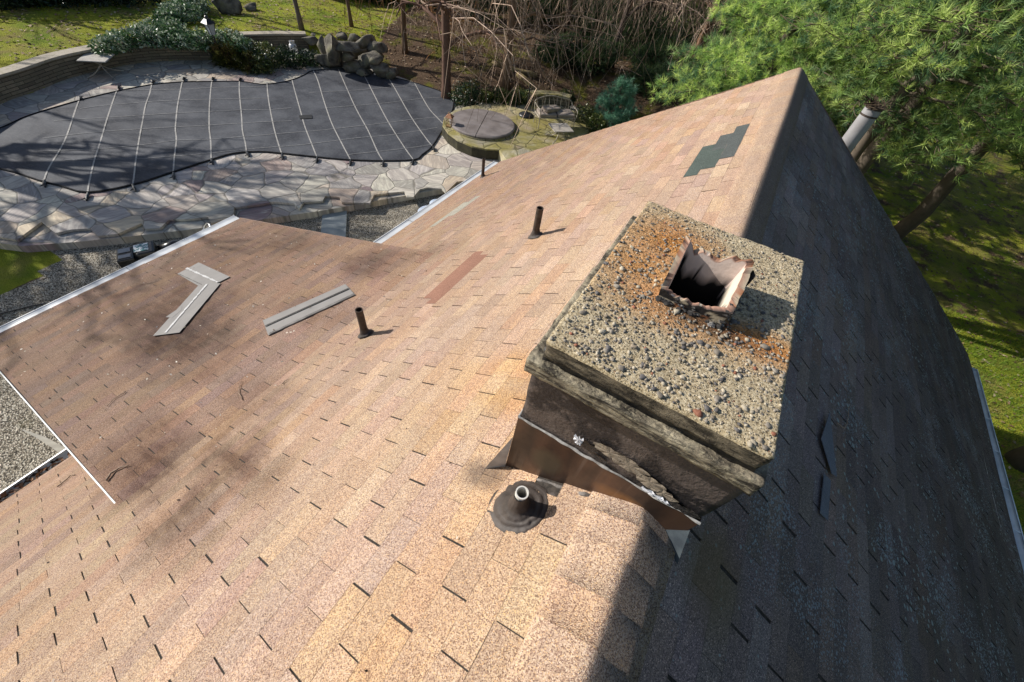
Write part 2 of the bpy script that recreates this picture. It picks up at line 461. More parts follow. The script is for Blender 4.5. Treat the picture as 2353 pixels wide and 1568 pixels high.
ext = shingle_field('roof_extension', OE, ETH, -1, 0, SE, EY0, EY1, PALE, M_LIT, house, lambda s, y: True, 13,
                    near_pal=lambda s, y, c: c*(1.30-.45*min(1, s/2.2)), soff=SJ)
tag(ext, 'low pitched brown shingle extension with dark blotches')
underlay('roof_deck', OE, ETH, -1, 0, SE, EY0, EY1, ext, .06, SJ)

# ridge caps: bent pieces lapped along the ridge
capA, capB = MB(), MB(); xs = [-.168, -.12, -.07, -.04, -.02, 0, .02, .04, .07, .12, .168]
def ridge_z(x): return -T*(math.sqrt(x*x+.020**2)-.007)
y = YN; r_ = random.Random(8); kk = 0
while y < YF:
    yb = min(y+.128, YF+.01)
    if not (yb < YF and .72 < (y+yb)/2 < 1.5):
        c = (np.array(PAL[r_.randrange(len(PAL))])*.5+np.array(PAL[0])*.5)*r_.uniform(1.04, 1.08)
        t_ = min(1, max(0, (y-1.5)/5)); c = c*(1-.15*t_)
        vs = []; j = r_.uniform(-.008, .008)
        for yy, n_ in (((y-.004+r_.uniform(-.003, .003), .005), (yb+.02, .001)) if y < 1 else ((y, 0), (yb, 0))):
            for x in xs:
                vs.append((x+(j if y < 1 else 0)*(1-abs(x)/.2), yy, ridge_z(x)+(n_*.5+.0095+wob(abs(x)/CT, yy))/CT))
        for x in xs: vs.append((x+j*(1-abs(x)/.2), y-.003, ridge_z(x)+((.008 if y < 1 else .009)+wob(abs(x)/CT, y))/CT))
        n = len(xs)
        fs = [(i, i+1, n+i+1, n+i) for i in range(n-1)]
        if y < 1: fs += [(i, 2*n+i, 2*n+i+1, i+1) for i in range(n-1)]
        e_ = len(vs)                                  # butt edges down to the slope
        for q in (0, n, n-1, 2*n-1): vs.append((vs[q][0]*1.005, vs[q][1], vs[q][2]-.014))
        fs += [(0, n, e_+1, e_), (n-1, e_+2, e_+3, 2*n-1)]
        cb_ = capA if y < 1 else capB
        cb_.add(vs, fs, c)
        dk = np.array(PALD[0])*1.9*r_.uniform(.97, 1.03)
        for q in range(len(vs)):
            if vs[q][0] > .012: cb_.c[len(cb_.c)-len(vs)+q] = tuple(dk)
    y = yb
capA.build('ridge_cap', M_LIT, house, True, cols=True); capB.build('ridge_cap', M_LIT, house, True, cols=True)

# walls, gable, fascia
mb = MB()
mb.box((0, 1.3, (GG-2.75)/2-.0), (8.5, 12.0, GG*-1-2.75), col=(1, 1, 1))
mb.add([(-4.25, 7.3, -2.76), (4.25, 7.3, -2.76), (0, 7.3, -.1)], [(0, 1, 2)])
mb.add([(-4.25, -4.7, -2.76), (4.25, -4.7, -2.76), (0, -4.7, -.1)], [(0, 2, 1)])
mb.box(((EX+.4-4.2)/2, (EY0+EY1)/2, (GG-3.3)/2), (-(EX+.4)-4.2, EY1-EY0-.5, -GG-3.3))
mb.add([(-7.0, EY0+.25, -3.3), (-3.0, EY0+.25, -3.3), (-3.0, EY0+.25, -2.0)], [(0, 1, 2)])
mb.add([(-7.0, EY1-.25, -3.3), (-3.0, EY1-.25, -3.3), (-3.0, EY1-.25, -2.0)], [(0, 2, 1)])
mb.build('wall', M_SIDING, house)

def gutter(x, z, y0, y1, sgn, mat, label, width=.12, hang=True, guard=False):
    """open K-profile trough running along y; sgn is the outward side"""
    prof = [(0, .0), (0, -.095), (.02, -.105), (.07, -.105), (.085, -.07), (width, -.04), (width, 0), (width-.016, .002), (width-.016, -.006)]
    th = .0025; V = []; F = []
    n = len(prof)
    inner = [(min(max(a, 0)+th, width-th) if i < 6 else a, b+th) for i, (a, b) in enumerate(prof)]
    for yy in (y0, y1):
        for a, b in prof: V.append((x+sgn*a, yy, z+b))
        for a, b in inner: V.append((x+sgn*a, yy, z+b))
    for i in range(n-1):
        F.append((i, i+1, 2*n+i+1, 2*n+i)); F.append((n+i, 3*n+i, 3*n+i+1, n+i+1))
    o = mesh_np('gutter', V, F, mat, house); tag(o, label)
    cp = MB()
    for yy in (y0, y1):
        cp.add([(x, yy, z), (x, yy, z-.1), (x+sgn*.07, yy, z-.105), (x+sgn*width, yy, z-.04), (x+sgn*width, yy, z)], [(0, 1, 2, 3, 4)])
    cp.parts('end_cap', mat, o)
    if guard:
        h = MB(); nn = max(1, int((y1-y0)/1.5)); hh = (y1-y0)/nn
        for q in range(nn):
            y_a, y_b = y0+q*hh+.004, y0+(q+1)*hh-.004; gz_ = z+.006+.002*(q % 2)
            h.add([(x+sgn*.002, y_a, gz_), (x+sgn*width*.55, y_a, gz_-.004), (x+sgn*width*.6, y_a, gz_-.014), (x+sgn*width*.98, y_a, gz_-.004), (x+sgn*.002, y_b, gz_), (x+sgn*width*.55, y_b, gz_-.004), (x+sgn*width*.6, y_b, gz_-.014), (x+sgn*width*.98, y_b, gz_-.004)], [(0, 1, 5, 4), (1, 2, 6, 5), (2, 3, 7, 6)])
        h.parts('gutter_guard', mat, o)
    elif hang:
        h = MB(); yy = y0+.25
        while yy < y1:
            h.box((x+sgn*width/2, yy, z-.004), (width, .018, .006)); yy += .62
        h.parts('hanger', mat, o)
    return o
ez = XL*T
gutter(XL-.005, ez-.02, EY1+.12, YF-.05, -1, M_WHITE, 'white gutter below the far tan slope', .14, guard=True)
g2 = gutter(XL-.005, ez-.02, YN, EY0-.02, -1, M_WHITE, 'white gutter choked with brown leaves', .13, False)
gutter(EX-.005, -3.30, EY0-.02, EY1+.01, -1, M_WHITE, 'long white gutter along the extension eave', .17, guard=True)
gutter(XR+.005, XR*-T-.02, YN, YF-.3, 1, M_BLUEW, 'bluish white gutter with hangers beside the dark slope', .12)
# leaves in the gutter
mb = MB(); r_ = random.Random(4)
for i in range(420):
    yy = r_.uniform(-3.4, EY0-.03); c = np.array([XL-r_.uniform(.015, .11), yy, ez-r_.uniform(.03, .065)])
    R = rz(r_.uniform(0, 6.3))@np.array(Matrix.Rotation(r_.uniform(-.8, .8), 3, 'X')); s = r_.uniform(.018, .04)
    col = r_.choice([(.16, .06, .03), (.10, .045, .025), (.24, .11, .05), (.05, .03, .02), (.35, .2, .12)])
    mb.add([c+R@np.array(q) for q in ((-s, 0, 0), (0, -s*.5, .004), (s, 0, 0), (0, s*.5, .004))], [(0, 1, 2, 3)], col)
def vcol_mat(name, rough=.8, spec=.2, bump=0, trans=0, var=.25):
    k = NT(name); c = k.attr()
    c = k.mix(k.noise(9, 3), c, k.mix(1, c, 1-var, 'MULTIPLY'))
    if bump: k.bump(k.noise(bump, 4), .4, .004)
    k.out(c, rough, 0, spec)
    if trans:
        tr = k.n.new('ShaderNodeBsdfTranslucent'); mx = k.n.new('ShaderNodeMixShader'); mx.inputs[0].default_value = trans
        k.link(c, tr.inputs[0]); k.link(k.b.outputs[0], mx.inputs[1]); k.link(tr.outputs[0], mx.inputs[2])
        k.link(mx.outputs[0], k.n['Material Output'].inputs[0])
    return k.m
M_DEAD = vcol_mat('dead_leaf', .8)
mb.build('dead_leaves', M_DEAD, g2, cols=True)

# fascias and drip edges
mb = MB()
def bar_between(mb, a, b, w, h, col=(1, 1, 1)):
    a = np.array(a, float); b = np.array(b, float); d = b-a; L = np.linalg.norm(d); d /= L
    up = np.array([0, 0, 1.]); sx = np.cross(d, up); sx /= np.linalg.norm(sx); u = np.cross(sx, d)
    R = np.array([d, sx, u]).T
    mb.box((a+b)/2, (L, w, h), R, col)
a = OE+np.array([0, EY0-.012, -.055]); b = np.array([EX, EY0-.012, -3.28-.05])
bar_between(mb, a+np.array([.05, 0, -.012]), b+np.array([0, 0, -.012]), .012, .13)
mb.build('rake_board', M_WHITE, house, bevel=.003)
mb = MB()
bar_between(mb, OE+np.array([0, EY1+.012, -.07]), (EX, EY1+.012, -3.35), .02, .13)
for sgn, xe in ((-1, XL), (1, XR)):
    bar_between(mb, (sgn*.02, YF+.012, -.10), (xe, YF+.012, -abs(xe)*T-.09), .02, .14)
    bar_between(mb, (sgn*.02, YN-.012, -.10), (xe, YN-.012, -abs(xe)*T-.09), .02, .14)
mb.parts('rake_board', simple('brown_rake_paint', (.25, .16, .11), (.18, .12, .09), 5), house)

# coloured shingle patches on the tan slope, built as tabs lying on the courses
def s_of(p): return float(-p[0]/CT)
def patch(name, cells, mat, label, lift=.0085):
    mb = MB(); D = np.array([-CT, 0, -ST]); N = np.array([-ST, 0, CT])
    for (sa, sb, ya, yb) in cells:
        vs = []
        for yy in np.linspace(ya+.002, yb-.002, 4):
            for s, n in ((sa, lift-.004), (sb, lift), (sb+.001, 0)):
                vs.append(D*s+np.array([0, yy, 0])+N*(n+wob(s, yy)))
        mb.add(vs, [(q*3+k, q*3+k+1, q*3+k+4, q*3+k+3) for q in range(3) for k in range(2)])
    o = mb.build(name, mat, left); tag(o, label); return o
def crs(i): return .18+.13*i
# green: back-projected corners give courses 1..4
patch('shingle_patch', [(crs(3), crs(4), 4.15, 5.02), (crs(2), crs(3), 4.27, 4.80)], M_GREEN, 'dark green shingle patch, lower half')
patch('shingle_patch', [(crs(2), crs(3), 4.80, 5.28), (crs(1), crs(2), 4.47, 5.48)], M_GREYG, 'charcoal grey shingle patch, upper half')
patch('shingle_patch', [(crs(18), crs(19), 2.14, 3.06), (crs(17), crs(18), 2.05, 2.97)], M_RED, 'reddish brown shingle patch')
# pale worn patch farther down
pp = [onl(1000, 520), onl(1080, 462)]
patch('shingle_patch', [(crs(round((s_of(pp[0])-.18)/.13)), crs(round((s_of(pp[0])-.18)/.13)+1), pp[0][1], pp[1][1]), (crs(round((s_of(pp[0])-.18)/.13)-1), crs(round((s_of(pp[0])-.18)/.13)), pp[0][1]+.35, pp[1][1]+.2)], M_PALE, 'pale grey worn shingle patch')

# ------------------------------------------------------------------ chimney
CX0, CX1, CY0, CY1 = -.522, .142, .700, 1.52
ZT = .610
FX0, FX1, FY0, FY1 = -.298, -.108, 1.02, 1.225       # flue outer faces
hole = lambda x, y: FX0+.012 < x < FX1-.012 and FY0+.012 < y < FY1-.012
k = NT('tarred_stucco')
c = k.mix(k.ramp(k.noise(4, 5, dist=.8), [(.47, 0.), (.53, 1.)]), (.020, .017, .018), (.088, .070, .062))
c = k.mix(k.ramp(k.noise(38, 4), [(.55, 0.), (.7, .4)]), c, (.19, .15, .13))
k.bump(k.math('ADD', k.noise(80, 5), k.math('MULTIPLY', k.noise(14, 3), 1.5)), .7, .008); M_STUC = k.out(c, .55, 0, .4)
def stack_shape(co):
    return co
stack = dis_box('chimney', (CX0, CY0, -.6), (CX1, CY1, .47), .022, .0018, 9, M_STUC, house, 3, hole, .01)
tag(stack, 'dark tarred square chimney stack')
k = NT('weathered_mortar')
c = k.mix(k.ramp(k.noise(14, 5), [(.38, 0.), (.62, 1.)]), (.19, .16, .115), (.38, .33, .235))
c = k.mix(k.ramp(k.noise(9, 6, k.mapping((.7, 1, 4.5)), rough=.7, dist=.6), [(.44, 0.), (.58, .95)]), c, (.030, .025, .020))
c = k.mix(k.ramp(k.noise(90, 3), [(.55, 0.), (.7, .45)]), c, (.58, .51, .34))
k.bump(k.math('ADD', k.noise(60, 6, k.mapping((.5, 1, 2))), k.math('MULTIPLY', k.noise(17, 4), 1)), 1, .014); M_MORT = k.out(c, .95)
corb = dis_box('mortar_course', (-.537, .654, .452), (.132, 1.575, .512), .010, .0035, 16, M_MORT, stack, 11, hole, .010)
slot = dis_box('tar_joint', (-.50, .682, .505), (.10, 1.53, .548), .016, .007, 22, M_TARB, stack, 5, hole, .0)

k = NT('exposed_aggregate')
n1 = k.noise(150, 5, rough=.75)
c = k.ramp(n1, [(.32, (.12, .085, .05)), (.42, (.42, .325, .19)), (.51, (.70, .57, .36)), (.63, (.90, .78, .56))])
pit = k.voro(120); c = k.mix(k.ramp(pit, [(.10, .85), (.34, 0.)]), c, (.09, .075, .055))
rust = [((-.33, 1.33, ZT), (.16, .1, .2), .85), ((-.38, 1.13, ZT), (.15, .10, .2), .75), ((-.12, .98, ZT), (.20, .07, .2), .45), ((.02, 1.03, ZT), (.17, .055, .2), .8), ((-.33, .97, ZT), (.14, .08, .2), .5), ((-.36, 1.45, ZT), (.12, .08, .1), .35)]
for cc, rr, a in rust:
    c = k.mix(k.math('MULTIPLY', k.blob(cc, rr, 1.3, .45, 9), a), c, k.mix(1, c, (1.0, .50, .15), 'MULTIPLY'))
c = k.mix(k.math('MULTIPLY', k.blob((-.13, 1.0, ZT), (.13, .04, .1), .8, .5, 18), .7), c, (.03, .026, .022))
# dark mottled brown on the flanks, below the pebbly top
spx = k.n.new('ShaderNodeSeparateXYZ'); k.link(k.co, spx.inputs[0])
low = k.ramp(spx.outputs[2], [(0, 1.), (1, 0.)])
lowm = k.math('LESS_THAN', spx.outputs[2], ZT-.012)
c = k.mix(k.math('MULTIPLY', lowm, .95), c, k.mix(k.ramp(k.noise(26, 6, k.mapping((.6, 1, 2)), rough=.7), [(.42, 0.), (.62, 1.)]), (.022, .019, .016), (.25, .21, .15)))
k.bump(k.math('ADD', n1, k.math('MULTIPLY', k.math('MINIMUM', pit, .3), 2.)), 1.0, .012); M_AGG = k.out(c, .95, 0, .25)
_a = at(1497, 467, ZT); _b = at(1852, 598, ZT)
SX0, SX1, SY0, SY1 = -.497, .094, .667, float((_a[1]+_b[1])/2)
slab = dis_box('cap_slab', (SX0, SY0, ZT-.070), (SX1, SY1, ZT), .0085, .003, 30, M_AGG, stack, 7, hole, .015)
tag(slab, 'pebbly concrete cap stained with rust')
# pebbles in the matrix
def ico(sub):
    bm = bmesh.new(); bmesh.ops.create_icosphere(bm, subdivisions=sub, radius=1)
    V = np.array([v.co[:] for v in bm.verts]); F = np.array([[v.index for v in f.verts] for f in bm.faces]); bm.free(); return V, F
I1, I2, I3 = ico(1), ico(2), ico(3)
rng = np.random.default_rng(21)
VV = []; FF = []; CC = []; nb = 0
for i in range(4200):
    x, y_ = rng.uniform(SX0+.004, SX1-.004), rng.uniform(SY0+.004, SY1-.004)
    if FX0-.012 < x < FX1+.012 and FY0-.012 < y_ < FY1+.012: continue
    r0 = .0018+.0056*rng.random()**3.0
    if y_ < SY0+.42 and rng.random() < .10: r0 *= 1.5
    if y_ > SY0+.55: r0 *= .75
    Vb, Fb = I2 if r0 > .007 else I1
    sc = np.array([r0*rng.uniform(.8, 1.35), r0*rng.uniform(.7, 1.1), r0*rng.uniform(.45, .7)])
    q = Vb*sc*(1+.14*rng.standard_normal((len(Vb), 1)))
    q = q@rz(rng.uniform(0, 6.3)).T+np.array([x, y_, ZT+.0004+r0*.12])
    g = rng.random()
    col = np.array([.27, .235, .19]) if g < .33 else np.array([.125, .115, .11]) if g < .52 else np.array([.46, .40, .30]) if g < .85 else np.array([.27, .22, .16]) if g < .97 else np.array([.30, .12, .07])
    col = col*rng.uniform(.75, 1.25)
    VV.append(q); FF.append(Fb+nb); CC.append(np.repeat(col[None], len(q), 0)); nb += len(q)
M_PEB = vcol_mat('river_pebble', .7, .35, 160)
pe = mesh_np('pebbles', np.vstack(VV), np.vstack(FF), M_PEB, slab, np.vstack(CC), True); tag(pe, kind='stuff')

# flue tile: broken clay ring
n = 96; mb = MB(); th = .017; V = []; C = []; F = []
per = []
wx, wy = FX1-FX0, FY1-FY0
def ring(t):         # t in 0..4, returns outer point and inner point
    s = int(t) % 4; u = t-int(t)
    cs = [(FX0, FY0), (FX1, FY0), (FX1, FY1), (FX0, FY1)]
    a = np.array(cs[s]); b = np.array(cs[(s+1) % 4]); o_ = a+(b-a)*u
    ins = [(FX0+th, FY0+th), (FX1-th, FY0+th), (FX1-th, FY1-th), (FX0+th, FY1-th)]
    a = np.array(ins[s]); b = np.array(ins[(s+1) % 4]); return o_, a+(b-a)*u
hts = [(0, .035), (.35, .028), (.7, .036), (1, .062), (1.25, .075), (1.6, .095), (2, .10), (2.25, .095), (2.45, .07), (2.7, .08), (2.85, .066), (3, .098), (3.3, .088), (3.6, .06), (4, .035)]
def ht(t):
    for (a, x), (b, z) in zip(hts, hts[1:]):
        if a <= t <= b: v = x+(z-x)*(t-a)/(b-a); break
    return v+.013*noise.noise(Vector((t*9, 0, 3)))+.004*noise.noise(Vector((t*31, 1, 3)))
lv = 10
for i in range(n):
    t = 4*i/n; o_, i_ = ring(t); h = ht(t)
    rough = .004*noise.noise(Vector((t*15, 5, 0)))
    zs = [ZT-.01+(h+.01)*q/lv for q in range(lv+1)]
    for z in zs:                                     # outer skin
        V.append((o_[0], o_[1], z)); g = noise.noise(Vector((t*5, z*40, 2)))
        C.append((.50, .42, .30) if g > -.05 else ((.30, .13, .06) if g > -.3 else (.03, .027, .025)))
        if t < 1.1 and g < .25 and z > ZT+.012: C[-1] = (.028, .025, .024)
    zi = [ZT+h-rough-.002-(.62)*(q/lv)**2 for q in range(lv+1)]
    for z in zi:                                     # inner skin
        V.append((i_[0], i_[1], z)); dpt = ZT+h-z
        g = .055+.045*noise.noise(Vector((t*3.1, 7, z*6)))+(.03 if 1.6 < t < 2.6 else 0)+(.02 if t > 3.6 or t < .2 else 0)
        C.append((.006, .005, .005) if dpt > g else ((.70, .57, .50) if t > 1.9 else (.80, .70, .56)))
        if dpt < .004: C[-1] = (.42, .24, .17)
V = [(q[0], q[1], q[2]) if q[2] < ZT else ((FX0+FX1)/2+(q[0]-(FX0+FX1)/2)*(1+1.3*(q[2]-ZT)), (FY0+FY1)/2+(q[1]-(FY0+FY1)/2)*(1+1.3*(q[2]-ZT)), q[2]) for q in V]
L = 2*(lv+1)
for i in range(n):
    a, b = i*L, ((i+1) % n)*L
    for q in range(lv):
        F.append((a+q, b+q, b+q+1, a+q+1)); F.append((a+lv+1+q, a+lv+2+q, b+lv+2+q, b+lv+1+q))
    F.append((a+lv, b+lv, b+lv+1, a+lv+1))
flue = mesh_np('flue_tile', V, F, vcol_mat('fired_clay', .8, .3, 70, var=.35), stack, np.array(C))
tag(flue, 'broken square clay flue tile')
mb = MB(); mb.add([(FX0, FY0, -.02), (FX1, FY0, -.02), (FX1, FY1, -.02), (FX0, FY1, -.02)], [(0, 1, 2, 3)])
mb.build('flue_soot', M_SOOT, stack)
# crumbs of tar and mortar around the tile and along the near rim
mb = MB(); r_ = random.Random(12)
for i in range(60):
    t = r_.uniform(-.15, 1.3); o_, _ = ring(t % 4); Vb, Fb = I1
    r0 = r_.uniform(.003, .010)
    q = Vb*np.array([r0*1.3, r0, r0*.7])*(1+.25*np.random.default_rng(i).standard_normal((len(Vb), 1)))+np.array([o_[0]+r_.uniform(-.006, .008), o_[1]+r_.uniform(-.012, .004), ZT+r_.choice((.003, .004, ht(t % 4)*r_.random()))])
    mb.add(q, [tuple(f) for f in Fb], (.035, .032, .03) if r_.random() < .6 else (.2, .19, .18))
# torn flap at the right corner
o_, _ = ring(1.95)
mb.add([(o_[0], o_[1], ZT+.07), (o_[0]+.018, o_[1]-.01, ZT+.095), (o_[0]+.03, o_[1]-.028, ZT+.088), (o_[0]+.022, o_[1]-.05, ZT+.06), (o_[0]+.004, o_[1]-.03, ZT+.05)], [(0, 1, 2, 3, 4)], (.03, .026, .024))
tag(mb.build('tar_crumbs', vcol_mat('tar_crumb', .7, .4, 90), flue, cols=True), kind='stuff')

# metal skirt wrapped round the stack
k = NT('stained_metal')
c = k.mix(k.ramp(k.noise(1, 4, k.mapping((8, 8, 1.6))), [(.36, 0.), (.62, 1.)]), (.035, .024, .020), (.13, .072, .046))
c = k.mix(k.math('MULTIPLY', k.blob((-.07, .695, -.02), (.085, .1, .05), .7, .3, 12), .8), c, (.26, .13, .045))
c = k.mix(k.math('MULTIPLY', k.blob((-.37, .695, -.07), (.06, .1, .09), .6, .3, 14), .7), c, (.15, .12, .075))
c = k.mix(k.ramp(k.noise(1, 3, k.mapping((26, 26, 1))), [(.58, 0.), (.72, .35)]), c, (.3, .27, .25))
k.bump(k.noise(6, 3), .15, .01); M_SKIRT = k.out(c, k.ramp(k.noise(9, 3), [(.3, .28), (.7, .5)]), .55, .5)
mb = MB()
x0, x1, y0, y1, zt = CX0-.004, CX1+.004, CY0-.006, CY1+.006, .13
def roofz(x): return -T*abs(x)
fr = [x0, -.4, -.3, -.2, -.1, 0, .05, .1, x1]
for pr_ in (y0, y1):
    vs = [(x, pr_, zt+.004*math.sin(x*17)) for x in fr]+[(x, pr_, max(roofz(x), -.40)-.01) for x in fr]
    mb.add(vs, [(i, i+1, len(fr)+i+1, len(fr)+i) for i in range(len(fr)-1)])
for xx in (x0, x1):
    mb.add([(xx, y0, zt), (xx, y1, zt), (xx, y1, roofz(xx)-.01), (xx, y0, roofz(xx)-.01)], [(0, 1, 2, 3)])
sk_ = mb.build('metal_flashing', M_SKIRT, stack)
so = sk_.modifiers.new('sol', 'SOLIDIFY'); so.thickness = .002
tag(sk_, 'rust streaked metal skirt around the chimney foot')
# pale caulk along its upper edge, ragged tar along its foot
def rope(mb, pts, r, jit, seed, n=7, col=(1, 1, 1)):
    P = []; R = []
    for a, b in zip(pts, pts[1:]):
        a = np.array(a, float); b = np.array(b, float); m_ = max(2, int(np.linalg.norm(b-a)/.012))
        for q in range(m_): P.append(a+(b-a)*q/m_)
    P.append(np.array(pts[-1], float))
    for i, p in enumerate(P):
        v = noise.noise_vector(Vector(p)*22+Vector((seed, 0, 0)))
        P[i] = p+np.array(v)*jit; R.append(r*(1+.8*noise.noise(Vector(p)*31+Vector((0, seed, 0)))))
    mb.tube(P, R, n, col)
mb = MB()
rope(mb, [(x0-.001, y0-.002, zt+.002), (x1+.002, y0-.002, zt+.002)], .0042, .004, 1)
rope(mb, [(x0-.001, y0, zt+.002), (x0-.001, y1, zt+.002)], .004, .004, 2)
mb.build('caulk_bead', simple('grey_caulk', (.42, .41, .39), (.16, .15, .14), 30, .6, 0, .4, 60), stack)
mb = MB(); rope(mb, [(x, y0-.016, roofz(x)+.008+(0 if abs(x) > .03 else -.004)) for x in [x0-.02, -.4, -.3, -.2, -.1, -.03, .02, .07, .11, x1+.01]], .009, .008, 4)
mb.build('foot_caulk', simple('dirty_caulk', (.20, .18, .165), (.055, .048, .044), 26, .65, 0, .6, 70), stack)
# tar smear skirt lying on the shingles at the foot
def smear(name, pts, mat, par, h=.006, seed=0, label=None):
    """pts are (x, y) on the roof, closed outline; thin blister following both slopes"""
    P = []
    m_ = len(pts)
    for i in range(m_):
        a = np.array(pts[i]); b = np.array(pts[(i+1) % m_]); k_ = max(2, int(np.linalg.norm(b-a)/.012))
        for q in range(k_): P.append(a+(b-a)*q/k_)
    P = [p+np.array(noise.noise_vector(Vector((p[0]*18, p[1]*18, seed)))[:2])*.010 for p in P]
    c = sum(P)/len(P); V = []; F = []; n_ = len(P)
    rings = [(1.0, .0), (.97, h), (.7, h*1.15), (.35, h*1.1)]
    def hz_(x): return ridge_z(x)+.016 if abs(x) < .17 else -T*abs(x)+.009
    for s, dz in rings:
        for p in P:
            q = c+(p-c)*s; V.append((q[0], q[1], hz_(q[0])+dz+.002*noise.noise(Vector((q[0]*40, q[1]*40, seed)))))
    V.append((c[0], c[1], hz_(c[0])+h))
    for r2 in range(3):
        for i in range(n_): F.append((r2*n_+i, r2*n_+(i+1) % n_, (r2+1)*n_+(i+1) % n_, (r2+1)*n_+i))
    for i in range(n_): F.append((3*n_+i, 3*n_+(i+1) % n_, len(V)-1))
    o = mesh_np(name, V, F, mat, par, smooth=True)
    if label: tag(o, label)
    return o
smear('tar_smear', [(.04, .705), (.03, .672), (.075, .655), (.12, .60), (.165, .585), (.18, .63), (.17, .705)], M_TARB, stack, .007, 3)
smear('tar_smear', [(-.53, .705), (-.5, .655), (-.4, .66), (-.3, .655), (-.2, .675), (-.1, .682), (-.02, .685), (-.02, .705)], M_TAR, stack, .005, 5)
mb = MB()     # lead ears
e1 = hit(1192, 983, (1, 0, 0), CX0-.006)
mb.add([(x0-.001, y0-.001, e1[2]), (x0-.001, y0-.004, roofz(x0)+.01), (-.606, .646, -.606*T+.012), (x0-.03, .70, -.33)], [(0, 1, 2), (0, 2, 3)])
e2 = hit(1575, 1214, (0, 1, 0), y0)
mb.add([(x1-.05, y0-.003, roofz(x1-.05)+.012), (x1+.003, y0, e2[2]+.01), (.197, .631, -.197*T+.012), (x1+.03, .70, -.1)], [(0, 2, 1), (1, 2, 3)])
ears = mb.parts('lead_ear', M_LEAD, stack, solid=.002)
ears[1].data.materials[0] = simple('shaded_lead_sheet', (.045, .055, .065), (.09, .11, .12), 14, .6, .0, .2)  # darker copy of the lead, its shade painted into the colour
tag(ears[1], 'lead corner flap on the shaded side, shade painted into its colour')
# peeling flakes on the stack face: grey cement scabs and two white chips
def flake(x, z, w, h, seed, out=.006):
    m_ = 22; vs = [(x, CY0-.006-out, z)]
    for q in range(m_):
        a = 2*math.pi*q/m_; rr = 1+.45*noise.noise(Vector((math.cos(a)*1.7, math.sin(a)*1.7, seed)))+.15*noise.noise(Vector((math.cos(a)*6, math.sin(a)*6, seed)))
        vs.append((x+w*rr*math.cos(a), CY0-.007-(out if q % 3 else out*.2), z+h*rr*math.sin(a)-x*0))
    return vs, [(0, 1+q, 1+(q+1) % m_) for q in range(m_)]
mb = MB()
for x, z, w, h, s_ in ((-.20, .235, .055, .028, 1), (-.13, .225, .06, .032, 2), (-.05, .20, .05, .03, 3), (.0, .18, .045, .025, 4)): mb.add(*flake(x, z, w, h, s_, .004))
mb.parts('cement_scab', simple('grey_cement', (.20, .165, .13), (.30, .25, .19), 40, .9, 0, .8, 120), stack)
mb = MB()
for x, z, w, h, s_ in ((-.305, .215, .016, .020, 7), (-.30, .192, .010, .008, 17), (-.02, .150, .045, .010, 8), (.015, .146, .02, .007, 9)): mb.add(*flake(x, z, w, h, s_, .008))
mb.parts('white_chip', simple('white_primer', (.75, .76, .8), (.55, .56, .6), 40, .5, 0, .3, 90), stack)
mb = MB()
for x, z, w, h, s_ in ((-.27, .20, .04, .02, 21), (-.02, .158, .06, .018, 23), (.06, .15, .05, .02, 24), (.1, .16, .03, .02, 25), (-.21, .165, .03, .012, 26)): mb.add(*flake(x, z, w, h, s_, .003))
mb.parts('tar_scab', M_TARB, stack)

# ------------------------------------------------------------------ vent pipes
def vent(base, r, h, label, mat, tilt=(0, 0)):
    b = np.array(base, float); mb = MB(); n = 20
    prof_o = [b+np.array([tilt[0]*z, tilt[1]*z, z-.05]) for z in np.linspace(0, h+.05, 6)]
    mb.tube(prof_o, r, n, cap=False)
    mb.tube(prof_o, r*.8, n, cap=False)
    t = prof_o[-1]; vs = []
    for rr in (r, r*.8):
        for q in range(n): vs.append(t+np.array([rr*math.cos(2*math.pi*q/n), rr*math.sin(2*math.pi*q/n), 0]))
    mb.add(vs, [(q, (q+1) % n, n+(q+1) % n, n+q) for q in range(n)])
    bb = t-np.array([0, 0, min(h, .12)]); mb.add([bb+np.array([r*.82*math.cos(2*math.pi*q/n), r*.82*math.sin(2*math.pi*q/n), 0]) for q in range(n)], [tuple(range(n))])
    o = mb.build('vent_pipe', mat, house, True); tag(o, label)
    return o
def boot(b, r, par, mat):
    """flared collar following the slope"""
    b = np.array(b, float); V = []; F = []; n = 28
    rings = [(2.1, .002), (1.95, .010), (1.5, .018), (1.3, .035), (1.15, .055), (1.02, .08)]
    for s, dz in rings:
        for q in range(n):
            a = 2*math.pi*q/n; w_ = 1+.12*noise.noise(Vector((math.cos(a), math.sin(a), s*3+b[0])))
            x, y_ = r*s*math.cos(a)*w_, r*s*math.sin(a)*w_
            V.append((b[0]+x, b[1]+y_, b[2]+T*x*min(1, (s-1)/.5+.15)+dz+.004))
    for i in range(len(rings)-1):
        for q in range(n): F.append((i*n+q, i*n+(q+1) % n, (i+1)*n+(q+1) % n, (i+1)*n+q))
    return mesh_np('pipe_boot', V, F, mat, par, smooth=True)
for px, py, tx, ty, r, lab in ((1229, 543, 1236, 480, .035, 'tarred vent pipe in the middle of the tan slope'), (839, 768, 824, 707, .033, 'tarred vent pipe beside the grey starter strip'), (1109, 408, 1112, 364, .032, 'tarred vent pipe at the far eave')):
    b = onl(px, py); hgt = .33 if px != 1109 else .40
    v = vent(b, r, hgt, lab, M_IRON); boot(b, r, v, M_TAR)
